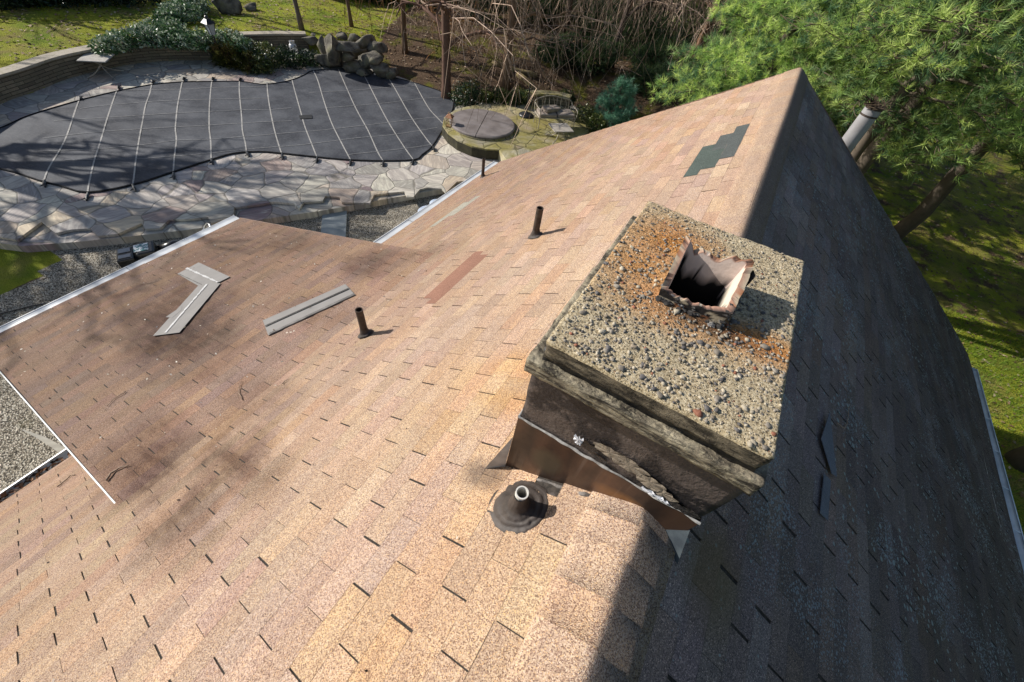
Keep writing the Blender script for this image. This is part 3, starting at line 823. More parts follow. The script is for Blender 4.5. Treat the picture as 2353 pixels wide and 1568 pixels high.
# white pipe in a mound of tar
pc = np.array([-.378, .535, 0]); pc[2] = pc[0]*T
pt = hit(1200, 1132, (0, 1, 0), pc[1]+.005)
v = vent((pt[0], pt[1], pc[2]), .025, pt[2]-pc[2], 'short white pipe in a tar mound by the chimney', M_PVC)
V = []; F = []; n = 72; rings = []
prof = [(1.0, 0), (.985, .006), (.9, .010), (.82, .009), (.80, .014), (.7, .020), (.63, .018), (.61, .026), (.52, .034), (.45, .033), (.42, .042), (.36, .05), (.30, .058), (.27, .07), (.235, .084), (.21, .1), (.19, pt[2]-pc[2]-.035), (.175, pt[2]-pc[2]-.018)]
for i, (s, dz) in enumerate(prof):
    for q in range(n):
        a = 2*math.pi*q/n
        rr = .142*s*(1+(.10*noise.noise(Vector((math.cos(a)*1.5, math.sin(a)*1.5, 1)))+.05*noise.noise(Vector((math.cos(a)*5, math.sin(a)*5, s*4))))*(1 if s > .3 else .4))
        ex = 1.0+.12*math.cos(a-2.2)*(s > .5)
        cxk = pc[0]*(s if s > .25 else 0)+(pt[0])*(1-(s if s > .25 else 0)); cyk = pc[1]
        x, y_ = cxk+rr*ex*math.cos(a)-.0*s, cyk+rr*ex*math.sin(a)*1.03
        z = pc[2]+(x-pc[0])*T*min(1, s*1.6)+dz+.006+.0035*noise.noise(Vector((x*60, y_*60, 2)))+.0016*math.sin(s*60)
        V.append((x, y_, z))
for i in range(len(prof)-1):
    for q in range(n): F.append((i*n+q, i*n+(q+1) % n, (i+1)*n+(q+1) % n, (i+1)*n+q))
mesh_np('tar_mound', V, F, M_TAR, v, smooth=True)
smear('tar_smear', [(-.50, .60), (-.42, .69), (-.28, .69), (-.24, .60), (-.30, .58), (-.44, .58)], M_TAR, v, .006, 8)

# ------------------------------------------------------------------ loose things on the roof
k = NT('starter_strip_back')
c = k.mix(k.noise(6, 4), (.20, .19, .18), (.30, .285, .27)); k.bump(k.noise(90, 4), .4, .003); M_STRIP = k.out(c, .85)
M_ADH = simple('pale_adhesive', (.62, .62, .62), (.36, .35, .34), 60, .6)
def wlift(p):
    ax = -p[0]
    s_ = (-EXJ and (ax+EXJ)/math.cos(ETH)+SJ) if (ax > -EXJ and EY0 < p[1] < EY1) else ax/CT
    return wob(abs(s_), p[1])
def strip_thing(lab, quads, marks, dark, surf):
    N = np.array([-math.sin(ETH), 0, math.cos(ETH)])
    P0 = surf(*quads[0][0]); t = empty('shingle_strip', P0, lab, 'shingle strip', None)
    lift = .014
    mb = MB()
    for qi, q in enumerate(quads):
        pp = [surf(*a) for a in q]; pp = [p+N*(lift+.003*qi+wlift(p)) for p in pp]; n_ = len(pp)
        vs = [p+N*.004 for p in pp]+pp
        mb.add(vs, [tuple(range(n_)), tuple(range(2*n_-1, n_-1, -1))]+[(i, (i+1) % n_, n_+(i+1) % n_, n_+i) for i in range(n_)])
    mb.build('sheet', M_STRIP, t)
    for lst, nm, mt in ((marks, 'adhesive_line', M_ADH), (dark, 'dark_line', M_TARB)):
        r_ = random.Random(5)
        for a, b, w, dash in lst:
            mb = MB(); pv = w
            A, B = surf(*a), surf(*b); A = A+N*(lift+.012+wlift(A)); B = B+N*(lift+.012+wlift(B)); L = np.linalg.norm(B-A); d = (B-A)/L; sx = np.cross(d, N)
            q = 0
            while q < L:
                e = min(q+dash, L) if dash else L
                w1 = pv; w2 = w*r_.choice((.35, .8, 1.1, 1.0)); pv = w2
                if True:
                    mb.add([A+d*q-sx*w1/2, A+d*e-sx*w2/2, A+d*e+sx*w2/2, A+d*q+sx*w1/2], [(0, 1, 2, 3)])
                q = e+(0 if dash else 1)
            mb.build(nm, mt, t)
    return t
def Z7(x, y): return (x/3.1357*.9412, (400+y/3.1357)*.9412)   # enlargement used when surveying the strips
strip_thing('bent pair of grey shingle strips lying underside up, meeting at an angle',
            [[Z7(1370, 857), Z7(1530, 768), Z7(1770, 880), Z7(1600, 965), Z7(1530, 950)], [Z7(1180, 1327), Z7(1530, 952), Z7(1570, 935), Z7(1700, 930), Z7(1380, 1300)], [Z7(1280, 1187), Z7(1405, 1105), Z7(1400, 1135), Z7(1330, 1190)]],
            [(Z7(1440, 815), Z7(1680, 925), .03, .035), (Z7(1275, 1305), Z7(1600, 940), .03, .035)], [(Z7(1385, 862), Z7(1560, 945), .010, .03)], onx)
strip_thing('straight grey shingle strip lying underside up beside the vent pipe',
            [[(605, 738), (617, 772), (817, 680), (795, 656)]], [], [((611, 752), (803, 667), .028, 0), ((620, 769), (815, 679), .012, .05)], onx)
M_TWIG = simple('grey_brown_twig', (.22, .15, .10), (.35, .26, .19), 30, .8, 0, .4, 120)
def twig(pts, r, lab, surf):
    P = []
    for a in pts:
        p = surf(*a); p[2] += .012+r+wlift(p); P.append(p)
    Q = []
    for a, b in zip(P, P[1:]):
        for q in range(4): Q.append(a+(b-a)*q/4+np.array(noise.noise_vector(Vector(a)*7+Vector((q, 0, 0))))*r*1.2)
    Q.append(P[-1])
    t = empty('twig', P[0], lab, 'twig', 'twigs fallen on the roof')
    mb = MB(); mb.tube(Q, [r*(1-.6*i/len(Q)) for i in range(len(Q))], 6); mb.build('stem', M_TWIG, t, True)
    return t
twig([(248, 1106), (262, 1087), (282, 1076), (300, 1071)], .008, 'thick brown twig lying just above the white rake edge', onx)
twig([(247, 935+0), (262, 918), (285, 905), (290, 900)][::-1], .005, 'thin dark twig on the blotched part of the extension', onx)
twig([(558, 920), (549, 903), (551, 885), (557, 876)], .004, 'thin bent pale twig in the middle of the tan slope', onx)
twig([(135, 1120), (150, 1108), (165, 1094), (176, 1092)], .006, 'forked twig on the small corner above the leafy gutter', onl)
twig([(650, 884), (655, 878), (664, 873)], .006, 'short stubby twig below the straight grey strip', onl)
twig([(325, 656), (345, 654), (365, 649)], .004, 'pale twig near the extension gutter, left of the bent strip', onx)
twig([(1922, 973), (1940, 985), (1948, 968), (1950, 935)], .0035, 'hooked grey twig on the dark slope', onr)
# slipped shingle on the dark slope
def quad_on(name, pts, mat, lift, surf, par, N, label=None):
    pp = [surf(*a)+N*lift for a in pts]; n_ = len(pp); mb = MB()
    mb.add([p+N*.004 for p in pp]+pp, [tuple(range(n_)), tuple(range(2*n_-1, n_-1, -1))]+[(i, (i+1) % n_, n_+(i+1) % n_, n_+i) for i in range(n_)])
    o = mb.build(name, mat, par)
    if label: tag(o, label)
    return o
NR = np.array([ST, 0, CT])
M_SLIP = tint_shingle('slipped_blue_granules', (.09, .10, .12), (.17, .185, .215))
quad_on('slipped_shingle', [(1879, 1009), (1899, 949), (1914, 1096), (1903, 1089)], M_SLIP, .016, onr, right, NR, 'upper loose bluish shingle slipped out of its course')
quad_on('slipped_shingle', [(1886, 1089), (1901, 1104), (1894, 1196), (1876, 1179)], M_SLIP, .014, onr, right, NR, 'lower loose bluish shingle slipped out of its course')

# ------------------------------------------------------------------ ground, patio, pool
def Z1(x, y, z=GP): return at(x/2, y/2, z)
def pts(lst, z=GP): return [Z1(x, y, z) for x, y in lst]
WALL = pts([(-700, 1330), (-300, 1130), (0, 965), (350, 845), (640, 730), (880, 650), (1150, 603), (1450, 585), (1760, 580), (2000, 590)], GP)
# survey enlargement of the wall used 3.92 px per source px: bring to display px
def ZW(x, y, z=GP): return at(x*.24, y*.24, z)
WB = [ZW(x, y) for x, y in [(-900, 1480), (-420, 1250), (0, 1000), (330, 880), (640, 760), (900, 690), (1200, 625), (1500, 590), (1800, 578), (2120, 578)]]
def arc(P, n=5):
    """smooth a polyline (Catmull-Rom)"""
    out = []; P = [np.array(p, float) for p in P]
    for i in range(len(P)-1):
        p0, p1, p2, p3 = P[max(i-1, 0)], P[i], P[i+1], P[min(i+2, len(P)-1)]
        for q in range(n):
            t = q/n; out.append(.5*((2*p1)+(p2-p0)*t+(2*p0-5*p1+4*p2-p3)*t*t+(3*p1-p0-3*p2+p3)*t**3))
    out.append(P[-1]); return out
WBs = arc(WB, 5)
BED = [at(*p) for p in [(552, 122), (600, 120), (650, 118), (712, 118)]]
FAR = [at(*p) for p in [(750, 140), (800, 152), (860, 158), (905, 172), (960, 192), (1010, 208), (1040, 222), (1048, 246)]]
SPA = [at(*p) for p in [(1070, 236), (1120, 228), (1180, 236), (1215, 232), (1300, 232), (1350, 262), (1400, 300)]]
LOW = [p[:2] for p in WBs]+[p[:2] for p in BED]+[p[:2] for p in FAR]+[p[:2] for p in SPA]
HARD = len(WBs)+len(BED)                                      # stretch of the outline that is a wall
LOW += [np.array((-3.0, 14.5)), np.array((8, 14.5)), np.array((60, 20)), np.array((60, -30)), np.array((-18, -30))]
LOWA = np.array([p[:2] for p in LOW])
def sdist(Q):
    """signed distance to the low ground outline (positive outside) and index of nearest edge"""
    A = LOWA; B = np.roll(LOWA, -1, 0); best = np.full(len(Q), 1e9); idx = np.zeros(len(Q), int); ins = np.zeros(len(Q), bool)
    for i in range(len(A)):
        a, b = A[i], B[i]; d = b-a; t = np.clip(((Q-a)@d)/(d@d+1e-9), 0, 1)
        ds = np.linalg.norm(Q-(a+t[:, None]*d), axis=1); m_ = ds < best; best[m_] = ds[m_]; idx[m_] = i
        c = ((a[1] > Q[:, 1]) != (b[1] > Q[:, 1])) & (Q[:, 0] < (b[0]-a[0])*(Q[:, 1]-a[1])/(b[1]-a[1]+1e-12)+a[0])
        ins ^= c
    return np.where(ins, -best, best), idx
def sm(a, b, x): t = np.clip((x-a)/(b-a), 0, 1); return t*t*(3-2*t)
def terrain(Q):
    d, i = sdist(Q)
    hard = i < HARD
    wd_ = np.where(hard, .35, 3.2)
    nz = np.array([noise.noise(Vector((x*.35, y*.35, 0))) for x, y in Q])
    rise = GL-GP
    top = np.where(hard, GP+.02+rise*sm(0, 1, d/wd_), np.where(i >= len(LOWA)-5, GG+(GL-GG)*sm(0, 12, d), GP+.02+(rise+.1)*sm(0, 1, d/wd_)))
    z = np.where(d > 0, top+nz*.10*sm(.5, 3, d), GG)
    z = z+np.where(d > 8, (d-8)*.012, 0)
    return z, d, i
xs_ = np.concatenate([np.arange(-150, -36, 6.), np.arange(-36, 2, .25), np.arange(2, 20, .8), np.arange(20, 150, 6.)])
ys_ = np.concatenate([np.arange(-60, -6, 6.), np.arange(-6, 34, .25), np.arange(34, 60, 1.), np.arange(60, 260, 8.)])
X, Y = np.meshgrid(xs_, ys_, indexing='ij'); Q = np.stack([X.ravel(), Y.ravel()], 1)
Zt, dd, ii = terrain(Q)
nx, ny = len(xs_), len(ys_)
I = np.arange(nx*ny).reshape(nx, ny)
Fg = np.stack([I[:-1, :-1].ravel(), I[1:, :-1].ravel(), I[1:, 1:].ravel(), I[:-1, 1:].ravel()], 1)
# cover: R grass, G gravel, rest leaf litter
def inpoly(Q, P):
    P = np.array(P); ins = np.zeros(len(Q), bool); n = len(P)
    for i in range(n):
        a, b = P[i], P[(i+1) % n]
        ins ^= ((a[1] > Q[:, 1]) != (b[1] > Q[:, 1])) & (Q[:, 0] < (b[0]-a[0])*(Q[:, 1]-a[1])/(b[1]-a[1]+1e-12)+a[0])
    return ins
lawn_left = (dd > 0) & (ii < HARD+4)
lw = at(905, 60, GL)
grass = (dd > 0) & (((Q[:, 0]+15.9)*12.3+(Q[:, 1]-14.7)*6.1) < 0)
right_lawn = (dd <= 0) & (Q[:, 0] > 3.0); farmoss = (dd > 0) & (Q[:, 0] > 0) & (Q[:, 1] < 45)
gravel = (dd <= 0) & ~right_lawn
gl = at(30, 600, GG); near_left_grass = (dd <= 0) & (Q[:, 0] < -11.3) & (Q[:, 1] < 1.35-.0*Q[:, 0]) & (Q[:, 0] < -12.3-.25*(Q[:, 1]-1.0))
gravel &= ~near_left_grass
gm = (grass | right_lawn | near_left_grass).astype(float)
gm = np.where(farmoss, .55, gm); gm = np.where((Q[:, 0] > 3) & (Q[:, 1] > 9) & (dd <= 0), .72, gm)
C3 = np.stack([gm, gravel.astype(float), np.zeros(len(Q))], 1)
k = NT('ground_cover_mix')
a = k.attr(); sp = k.n.new('ShaderNodeSeparateColor'); k.link(a, sp.inputs[0])
wv = k.math('MULTIPLY', k.math('SUBTRACT', k.noise(2.2, 5), .5), .9)
mg = k.ramp(k.math('ADD', sp.outputs[0], wv), [(.42, 0.), (.58, 1.)]); mv = k.ramp(k.math('ADD', sp.outputs[1], k.math('MULTIPLY', wv, .5)), [(.45, 0.), (.55, 1.)])
gn = k.noise(1, 4, k.mapping((.55, .9, .5)))
g_ = k.mix(k.ramp(gn, [(.32, 0.), (.62, 1.)]), (.18, .26, .025), (.42, .42, .045))
g_ = k.mix(k.ramp(k.noise(1.1, 4), [(.48, 0.), (.68, .8)]), g_, (.33, .25, .10))
g_ = k.mix(k.ramp(k.noise(28, 6, rough=.7), [(.3, .8), (.6, 0.)]), g_, k.mix(1, g_, (.5, .55, .45), 'MULTIPLY'))
lit = k.ramp(k.noise(22, 6, rough=.75), [(.28, (.03, .02, .014)), (.45, (.11, .072, .045)), (.6, (.20, .135, .09)), (.75, (.34, .25, .17))])
lit = k.mix(k.ramp(k.noise(.9, 5), [(.52, 0.), (.64, .9)]), lit, k.mix(k.noise(30, 5), (.06, .07, .01), (.26, .25, .04)))
vo = k.voro(44, out='Color'); s3 = k.n.new('ShaderNodeSeparateColor'); k.link(vo, s3.inputs[0])
gv = k.ramp(s3.outputs[0], [(0, (.13, .11, .085)), (.25, (.34, .295, .225)), (.5, (.52, .455, .355)), (.72, (.66, .59, .47)), (.9, (.78, .72, .6))])
gv = k.mix(k.ramp(k.voro(44), [(.45, 0.), (.75, .8)]), gv, (.03, .028, .025))
gv = k.mix(k.ramp(k.noise(.8, 4), [(.6, 0.), (.72, .35)]), gv, (.16, .15, .05))
c = k.mix(mg, lit, g_); c = k.mix(mv, c, gv)
k.bump(k.math('ADD', k.math('MULTIPLY', k.voro(44), 1.), k.noise(24, 5)), .9, .05)
M_GROUND = k.out(c, .95, 0, .1)
gr = mesh_np('ground', np.stack([Q[:, 0], Q[:, 1], Zt], 1), Fg, M_GROUND, None, C3, True); tag(gr, kind='structure')
def ground_z(x, y): return float(terrain(np.array([[x, y]]))[0][0])

# flagstone
def flag_mat(name, moss):
    k = NT(name)
    wco = k.mapping((1, 1, .0))
    dn = k.n.new('ShaderNodeTexNoise'); dn.inputs['Scale'].default_value = .9; dn.inputs['Detail'].default_value = 2; k.link(wco, dn.inputs['Vector'])
    ds = k.vmath('MULTIPLY', dn.outputs['Color'], (.6, .6, 0)); wc = k.vmath('ADD', wco, ds)
    cell = k.voro(1.45, 'F1', wc, 'Color'); edge = k.math('ADD', k.voro(1.45, 'DISTANCE_TO_EDGE', wc), k.math('MULTIPLY', k.math('SUBTRACT', k.noise(5, 4), .5), .035))
    s_ = k.n.new('ShaderNodeSeparateColor'); k.link(cell, s_.inputs[0])
    c = k.ramp(s_.outputs[0], [(0, (.40, .38, .33)), (.2, (.68, .64, .52)), (.38, (.36, .34, .33)), (.52, (.76, .70, .57)), (.68, (.50, .45, .42)), (.8, (.74, .62, .44)), (.9, (.38, .29, .28)), (1, (.70, .66, .59))])
    rotv = k.n.new('ShaderNodeVectorRotate'); rotv.rotation_type = 'Z_AXIS'; k.link(wco, rotv.inputs[0]); k.link(k.math('MULTIPLY', s_.outputs[1], 6.28), rotv.inputs['Angle'])
    stx = k.noise(1, 5, k.mapping((1.2, 6, 1), src=rotv.outputs[0]), dist=1.2)
    c = k.mix(k.ramp(stx, [(.36, .0), (.56, .75)]), c, k.mix(1, c, (.55, .53, .56), 'MULTIPLY'))
    c = k.mix(k.ramp(stx, [(.58, .0), (.75, .6)]), c, (.78, .73, .63))
    if moss: c = k.mix(k.ramp(k.noise(1.5, 5), [(.3, .25), (.6, .95)]), c, k.mix(k.noise(7, 5), (.15, .13, .03), (.38, .33, .11)))
    c = k.mix(k.ramp(edge, [(.010, .8), (.026, 0.)]), c, (.20, .18, .15) if not moss else (.10, .09, .04))
    k.bump(k.math('ADD', k.ramp(edge, [(.0, 0.), (.04, 1.)]), k.math('MULTIPLY', stx, .6)), .5, .02)
    return k.out(c, .85, 0, .2)
M_FLAG = flag_mat('flagstone', False); M_FLAGM = flag_mat('mossy_flagstone', True)
back = [p[:2] for p in WBs]+[p[:2] for p in BED]+[p[:2] for p in FAR]+[p[:2] for p in SPA]
spa_edge = [at(1345, 300), at(1160, 380)]
low_edge = [(2330, 790), (2200, 835), (1950, 882), (1500, 965), (1060, 1030), (850, 1058), (600, 1086), (350, 1112), (100, 1131), (0, 1118), (-250, 1085), (-900, 1120)]
base = back+[np.array((-4.9, 12.0)), np.array((-4.9, 9.0))]+[Z1(x, y, GP-.07)[:2] for x, y in low_edge]
p_ = poly_slab('patio_base', base, GG-.05, GP-.075, M_FLAG); tag(p_, kind='structure')
top_edge = [(2330, 770), (2140, 832), (2100, 835), (2050, 885), (2030, 868), (1965, 862), (1930, 870), (1900, 905), (1870, 903), (1858, 880), (1720, 895), (1700, 934), (1570, 930), (1560, 906), (1495, 900), (1482, 925), (1395, 930), (1375, 960), (1350, 936), (1255, 928), (1190, 940), (1075, 955), (1075, 996), (970, 1028), (955, 998), (870, 1008), (775, 1010), (735, 1050), (665, 1052), (650, 1026), (540, 1076), (450, 1085), (412, 1050), (330, 1055), (255, 1072), (190, 1020), (110, 1078), (80, 1104), (0, 1090), (-60, 1082), (0, 1040), (58, 1022), (118, 1008), (60, 1020), (0, 1004), (-250, 1000), (-900, 1060)]
topp = back+[np.array((-4.9, 12.0)), np.array((-4.9, 9.0))]+[Z1(x, y)[:2] for x, y in top_edge]
# the little notch on the far left folds back on itself: leave it out
topp = back+[np.array((-4.9, 12.0)), np.array((-4.9, 9.0))]+[Z1(x, y)[:2] for x, y in top_edge[:-8]]+[Z1(x, y)[:2] for x, y in [(-250, 1070), (-900, 1100)]]
p_ = poly_slab('patio', topp, GP-.06, GP, M_FLAG); tag(p_, kind='structure')

# pool cover
PC = arc([Z1(x, y, GP+.02) for x, y in [(-260, 640), (-120, 610), (0, 590), (100, 545), (185, 515), (375, 460), (540, 420), (700, 390), (840, 378), (975, 376), (1100, 375), (1180, 386), (1230, 388), (1330, 372), (1400, 345), (1440, 325), (1560, 318), (1660, 320), (1780, 350), (1920, 385), (2050, 432), (2085, 470), (2060, 560), (2030, 605), (1985, 675), (1940, 712), (1905, 735), (1760, 740), (1600, 735), (1450, 722), (1290, 705), (1190, 698), (1080, 705), (970, 735), (800, 790), (610, 850), (405, 885), (280, 855), (180, 830), (60, 790), (-60, 765), (-200, 740), (-330, 700)]], 3)
pool = empty('pool_cover', sum(PC)/len(PC), 'black mesh winter cover with pale straps stretched over a kidney-shaped pool', 'pool cover')
k = NT('mesh_cover'); 
c = k.mix(k.ramp(k.noise(1.2, 5), [(.35, 0.), (.65, 1.)]), (.038, .041, .051), (.090, .095, .108))
c = k.mix(k.ramp(k.noise(9, 6, k.mapping((1, 2.2, 1)), rough=.7), [(.5, 0.), (.75, .5)]), c, (.17, .17, .175))
k.bump(k.noise(4, 4), .3, .03); M_COVER = k.out(c, .75, 0, .25)
bm = bmesh.new(); vs = [bm.verts.new((p[0], p[1], GP+.02)) for p in PC]; f = bm.faces.new(vs); bm.normal_update()
if f.normal.z < 0: f.normal_flip()
r_e = bmesh.ops.extrude_face_region(bm, geom=[f])
for e in r_e['geom']:
    if isinstance(e, bmesh.types.BMVert): e.co.z -= .014
bmesh.ops.recalc_face_normals(bm, faces=bm.faces); bmesh.ops.triangulate(bm, faces=[q for q in bm.faces if len(q.verts) > 4])
me = bpy.data.meshes.new('fabric'); bm.to_mesh(me); bm.free(); me.materials.append(M_COVER)
o = bpy.data.objects.new('fabric', me); COL.objects.link(o); setpar(o, pool)
M_STRAP = simple('pale_webbing', (.46, .44, .41), (.30, .29, .27), 12, .8)
M_STRAPD = simple('grey_webbing', (.30, .30, .30), (.17, .17, .17), 12, .8)
def strapline(name, poly, w, mat, par, z=GP+.026):
    P = arc([np.array([*p[:2], z]) for p in poly], 4); V = []; F = []
    for i, p in enumerate(P):
        t = P[min(i+1, len(P)-1)]-P[max(i-1, 0)]; s = np.array([-t[1], t[0], 0]); s /= np.linalg.norm(s)
        zz = np.array([0, 0, .004*math.sin(i*1.1)])
        V += [p+s*w/2+zz, p-s*w/2+zz]
    F = [(2*i, 2*i+2, 2*i+3, 2*i+1) for i in range(len(P)-1)]
    return mesh_np(name, V, F, mat, par)
STR = [[(370, 455), (345, 520), (320, 600), (280, 690), (230, 770), (205, 835)],
       [(545, 405), (510, 500), (480, 600), (440, 730), (415, 830), (405, 895)],
       [(702, 380), (690, 430), (668, 500), (650, 600), (632, 700), (620, 800), (612, 855)],
       [(843, 365), (828, 430), (815, 510), (808, 590), (812, 650), (802, 740), (798, 800)],
       [(977, 365), (968, 430), (963, 520), (963, 590), (970, 660), (972, 735)],
       [(1102, 368), (1101, 430), (1110, 520), (1115, 600), (1128, 660), (1134, 700)],
       [(1228, 380), (1232, 440), (1245, 520), (1262, 600), (1285, 680), (1297, 712)],
       [(1342, 368), (1358, 430), (1378, 500), (1400, 580), (1435, 670), (1458, 728)],
       [(1438, 325), (1460, 370), (1490, 470), (1525, 570), (1575, 670), (1612, 740)],
       [(1555, 320), (1590, 400), (1635, 500), (1690, 600), (1735, 700), (1762, 745)],
       [(1660, 325), (1700, 400), (1750, 500), (1800, 590), (1865, 690), (1900, 738)],
       [(1775, 345), (1815, 410), (1865, 500), (1915, 580), (1970, 655), (1992, 678)],
       [(1905, 385), (1935, 440), (1970, 500), (2005, 540), (2035, 570)]]
for i, s in enumerate(STR):
    o = strapline('strap', [Z1(x, y) for x, y in s], .038, M_STRAP, pool)
ROWS = [[(560, 420), (820, 415), (965, 408), (1100, 403), (1230, 402)],
        [(370, 505), (500, 487), (815, 465), (1100, 458), (1235, 455)],
        [(250, 560), (480, 545), (820, 524), (1108, 510), (1240, 508), (1340, 500)],
        [(200, 640), (460, 610), (810, 588), (963, 580), (1115, 570), (1250, 563), (1340, 560)],
        [(180, 700), (440, 690), (640, 672), (810, 650), (965, 645), (1120, 632), (1270, 620), (1500, 600), (1700, 577), (1900, 553), (2030, 540)],
        [(300, 740), (620, 735), (805, 722), (970, 708), (1130, 690), (1290, 678), (1430, 665), (1560, 648), (1700, 632), (1800, 624), (2010, 590)],
        [(1600, 715), (1740, 700), (1850, 688), (1985, 668)],
        [(1500, 500), (1740, 480), (1960, 455), (2070, 450)],
        [(1420, 430), (1600, 420), (1800, 405), (1930, 395)]]
for s in ROWS: strapline('cross_strap', [Z1(x, y) for x, y in s], .022, M_STRAPD, pool, GP+.031)
# dark springs and buckles where the straps meet the paving
ends = [(s[-1], 1) for s in STR[:12]]+[(s[0], -1) for s in STR[:6]]
for (x, y), d in ends:
    mb = MB(); c = Z1(x, y, GP+.04); r_ = random.Random(int(x))
    dr = Z1(x+r_.uniform(-6, 8), y+14*d, GP+.04)-c; dr = dr/np.linalg.norm(dr)
    mb.tube([c-dr*.05+np.array([0, 0, .01]), c+dr*.14, c+dr*.26-np.array([0, 0, .02])], [.03, .042, .018], 7)
    mb.tube([c+dr*.14, c+dr*.22+np.array([dr[1], -dr[0], 0])*.1], [.02, .008], 5)
    mb.build('strap_spring', M_BLACK, pool)
mb = MB(); a_ = Z1(1385, 530, GP+.034); b_ = Z1(1425, 545, GP+.034)
mb.box((a_+b_)/2, (.42, .30, .006), rz(.95)); mb.build('drain_panel', simple('dark_mesh_panel', (.012, .013, .015), (.03, .03, .03), 30, .7), pool)
mb = MB(); mb.tube([np.array([p[0], p[1], GP+.02]) for p in PC]+[np.array([PC[0][0], PC[0][1], GP+.02])], .028, 5)
mb.build('edge_hem', simple('black_hem', (.02, .02, .022), (.04, .04, .04), 9, .95, spec=.05), pool)

# retaining wall
k = NT('ledge_stone')
br = k.n.new('ShaderNodeTexBrick'); br.inputs['Scale'].default_value = 1; br.offset = .43
k.link(k.attr('UVW'), br.inputs['Vector']); br.inputs['Brick Width'].default_value = .55; br.inputs['Row Height'].default_value = .095; br.inputs['Mortar Size'].default_value = .008
br.inputs['Color1'].default_value = (.15, .125, .09, 1); br.inputs['Color2'].default_value = (.30, .25, .175, 1); br.inputs['Mortar'].default_value = (.04, .035, .03, 1)
c = k.mix(k.ramp(k.noise(6, 5), [(.4, 0.), (.65, .6)]), br.outputs[0], (.16, .15, .10)); k.bump(k.math('SUBTRACT', k.noise(20, 4), br.outputs['Fac']), .8, .02); M_LEDGE = k.out(c, .9)
k = NT('coping_stone'); c = k.mix(k.noise(2.5, 5), (.50, .44, .36), (.32, .28, .22)); c = k.mix(k.ramp(k.noise(9, 5), [(.5, 0.), (.65, .5)]), c, (.25, .23, .12)); k.bump(k.noise(18, 5), .4, .01); M_COPE = k.out(c, .85)
def wall_run(t, P, z0, z1, th, name='face', mat=None):
    """wall standing on the polyline P (front foot), thickness th to the outside (left of travel)"""
    P = [np.array(p[:2]) for p in P]; V = []; F = []; A = []; L = 0; n = len(P)
    for i, p in enumerate(P):
        tt = P[min(i+1, n-1)]-P[max(i-1, 0)]; s = np.array([-tt[1], tt[0]]); s /= np.linalg.norm(s)
        if i: L += np.linalg.norm(p-P[i-1])
        for off, z in ((0, z0), (0, z1), (th, z1), (th, z0)):
            V.append((p[0]+s[0]*off, p[1]+s[1]*off, z)); A.append((L, z-z0+(off if z == z1 else 0), 0))
    for i in range(n-1):
        for q in range(3): F.append((4*i+q, 4*i+4+q, 4*i+5+q, 4*i+1+q))
    F += [(0, 1, 2, 3), (4*n-4, 4*n-1, 4*n-2, 4*n-3)]
    o = mesh_np(name, V, F, mat or M_LEDGE, t)
    a = o.data.color_attributes.new('UVW', 'FLOAT_COLOR', 'POINT'); c_ = np.ones((len(V), 4), np.float32); c_[:, :3] = A; a.data.foreach_set('color', c_.ravel())
    return o
def offset(P, d):
    P = [np.array(p[:2]) for p in P]; out = []
    for i, p in enumerate(P):
        tt = P[min(i+1, len(P)-1)]-P[max(i-1, 0)]; s = np.array([-tt[1], tt[0]]); s /= np.linalg.norm(s); out.append(p+s*d)
    return out
rw = empty('retaining_wall', WBs[20], 'curved dry-laid stone retaining wall with pale coping between patio and upper lawn', 'wall')
wall_run(rw, WBs, GP-.02, GL+.0, .32)
cp_ = offset(WBs, -.05)
wall_run(rw, cp_, GL+.003, GL+.07, .46, 'coping', M_COPE)
pc_ = np.array(WBs[-1]); mb = MB(); mb.box((pc_[0]-.1, pc_[1]+.0, GL-.25), (.55, .55, .75)); mb.build('pier', M_LEDGE, rw, bevel=.01)
mb = MB(); mb.box((pc_[0]-.1, pc_[1], GL+.165), (.66, .66, .07)); mb.build('pier_cap', M_COPE, rw, bevel=.01)
bw = empty('stone_bench_wall', BED[1], 'short straight stone wall with pale coping behind the white propane tank', 'wall')
wall_run(bw, [np.array(p) for p in BED], GP-.02, GL, .3)
wall_run(bw, offset(BED, -.04), GL+.003, GL+.07, .42, 'coping', M_COPE)

# spa terrace and round cover
spc = at(1109, 281, GS+.12); SR = 1.22
terr = [(1017, 288), (1030, 306), (1052, 322), (1085, 336), (1118, 343), (1146, 344), (1153, 352), (1163, 366), (1190, 392)]
tp = [at(x, y, GS)[:2] for x, y in terr]+[np.array((-4.8, 9.3)), np.array((-4.8, 12.4))]+[at(*p, GS)[:2] for p in [(1360, 292), (1335, 262), (1300, 240), (1215, 240), (1180, 240), (1110, 238), (1050, 250), (1020, 270)]]
p_ = poly_slab('spa_terrace', tp, GP-.02, GS, M_FLAGM); tag(p_, kind='structure')
rw_ = wall_run(None, [at(x, y, GS)[:2]+np.array([-.004, -.004]) for x, y in terr[:6]], GP+.002, GS-.05, -.02, 'spa_riser', simple('dark_riser_face', (.022, .02, .014), (.06, .055, .03), 5, .7)); tag(rw_, kind='structure')  # thin strip added along the terrace front, darker than the flagstone
spa = empty('spa', (spc[0], spc[1], GS), 'round sunken spa under a grey-brown two-part cover on the mossy terrace', 'hot tub')
mb = MB(); mb.lathe((spc[0], spc[1], GS), [(SR+.03, -.1), (SR+.03, .04), (SR-.2, .04)], 64); mb.build('rim', M_FLAGM, spa)
k = NT('spa_vinyl'); c = k.mix(k.ramp(k.noise(2.5, 5), [(.35, 0.), (.65, 1.)]), (.16, .135, .125), (.25, .22, .21)); k.bump(k.noise(5, 4), .2, .02); M_VINYL = k.out(c, .6, 0, .4)
seam = math.atan2(*(at(1103, 325, GS+.1)-at(1143, 245, GS+.1))[:2][::-1])
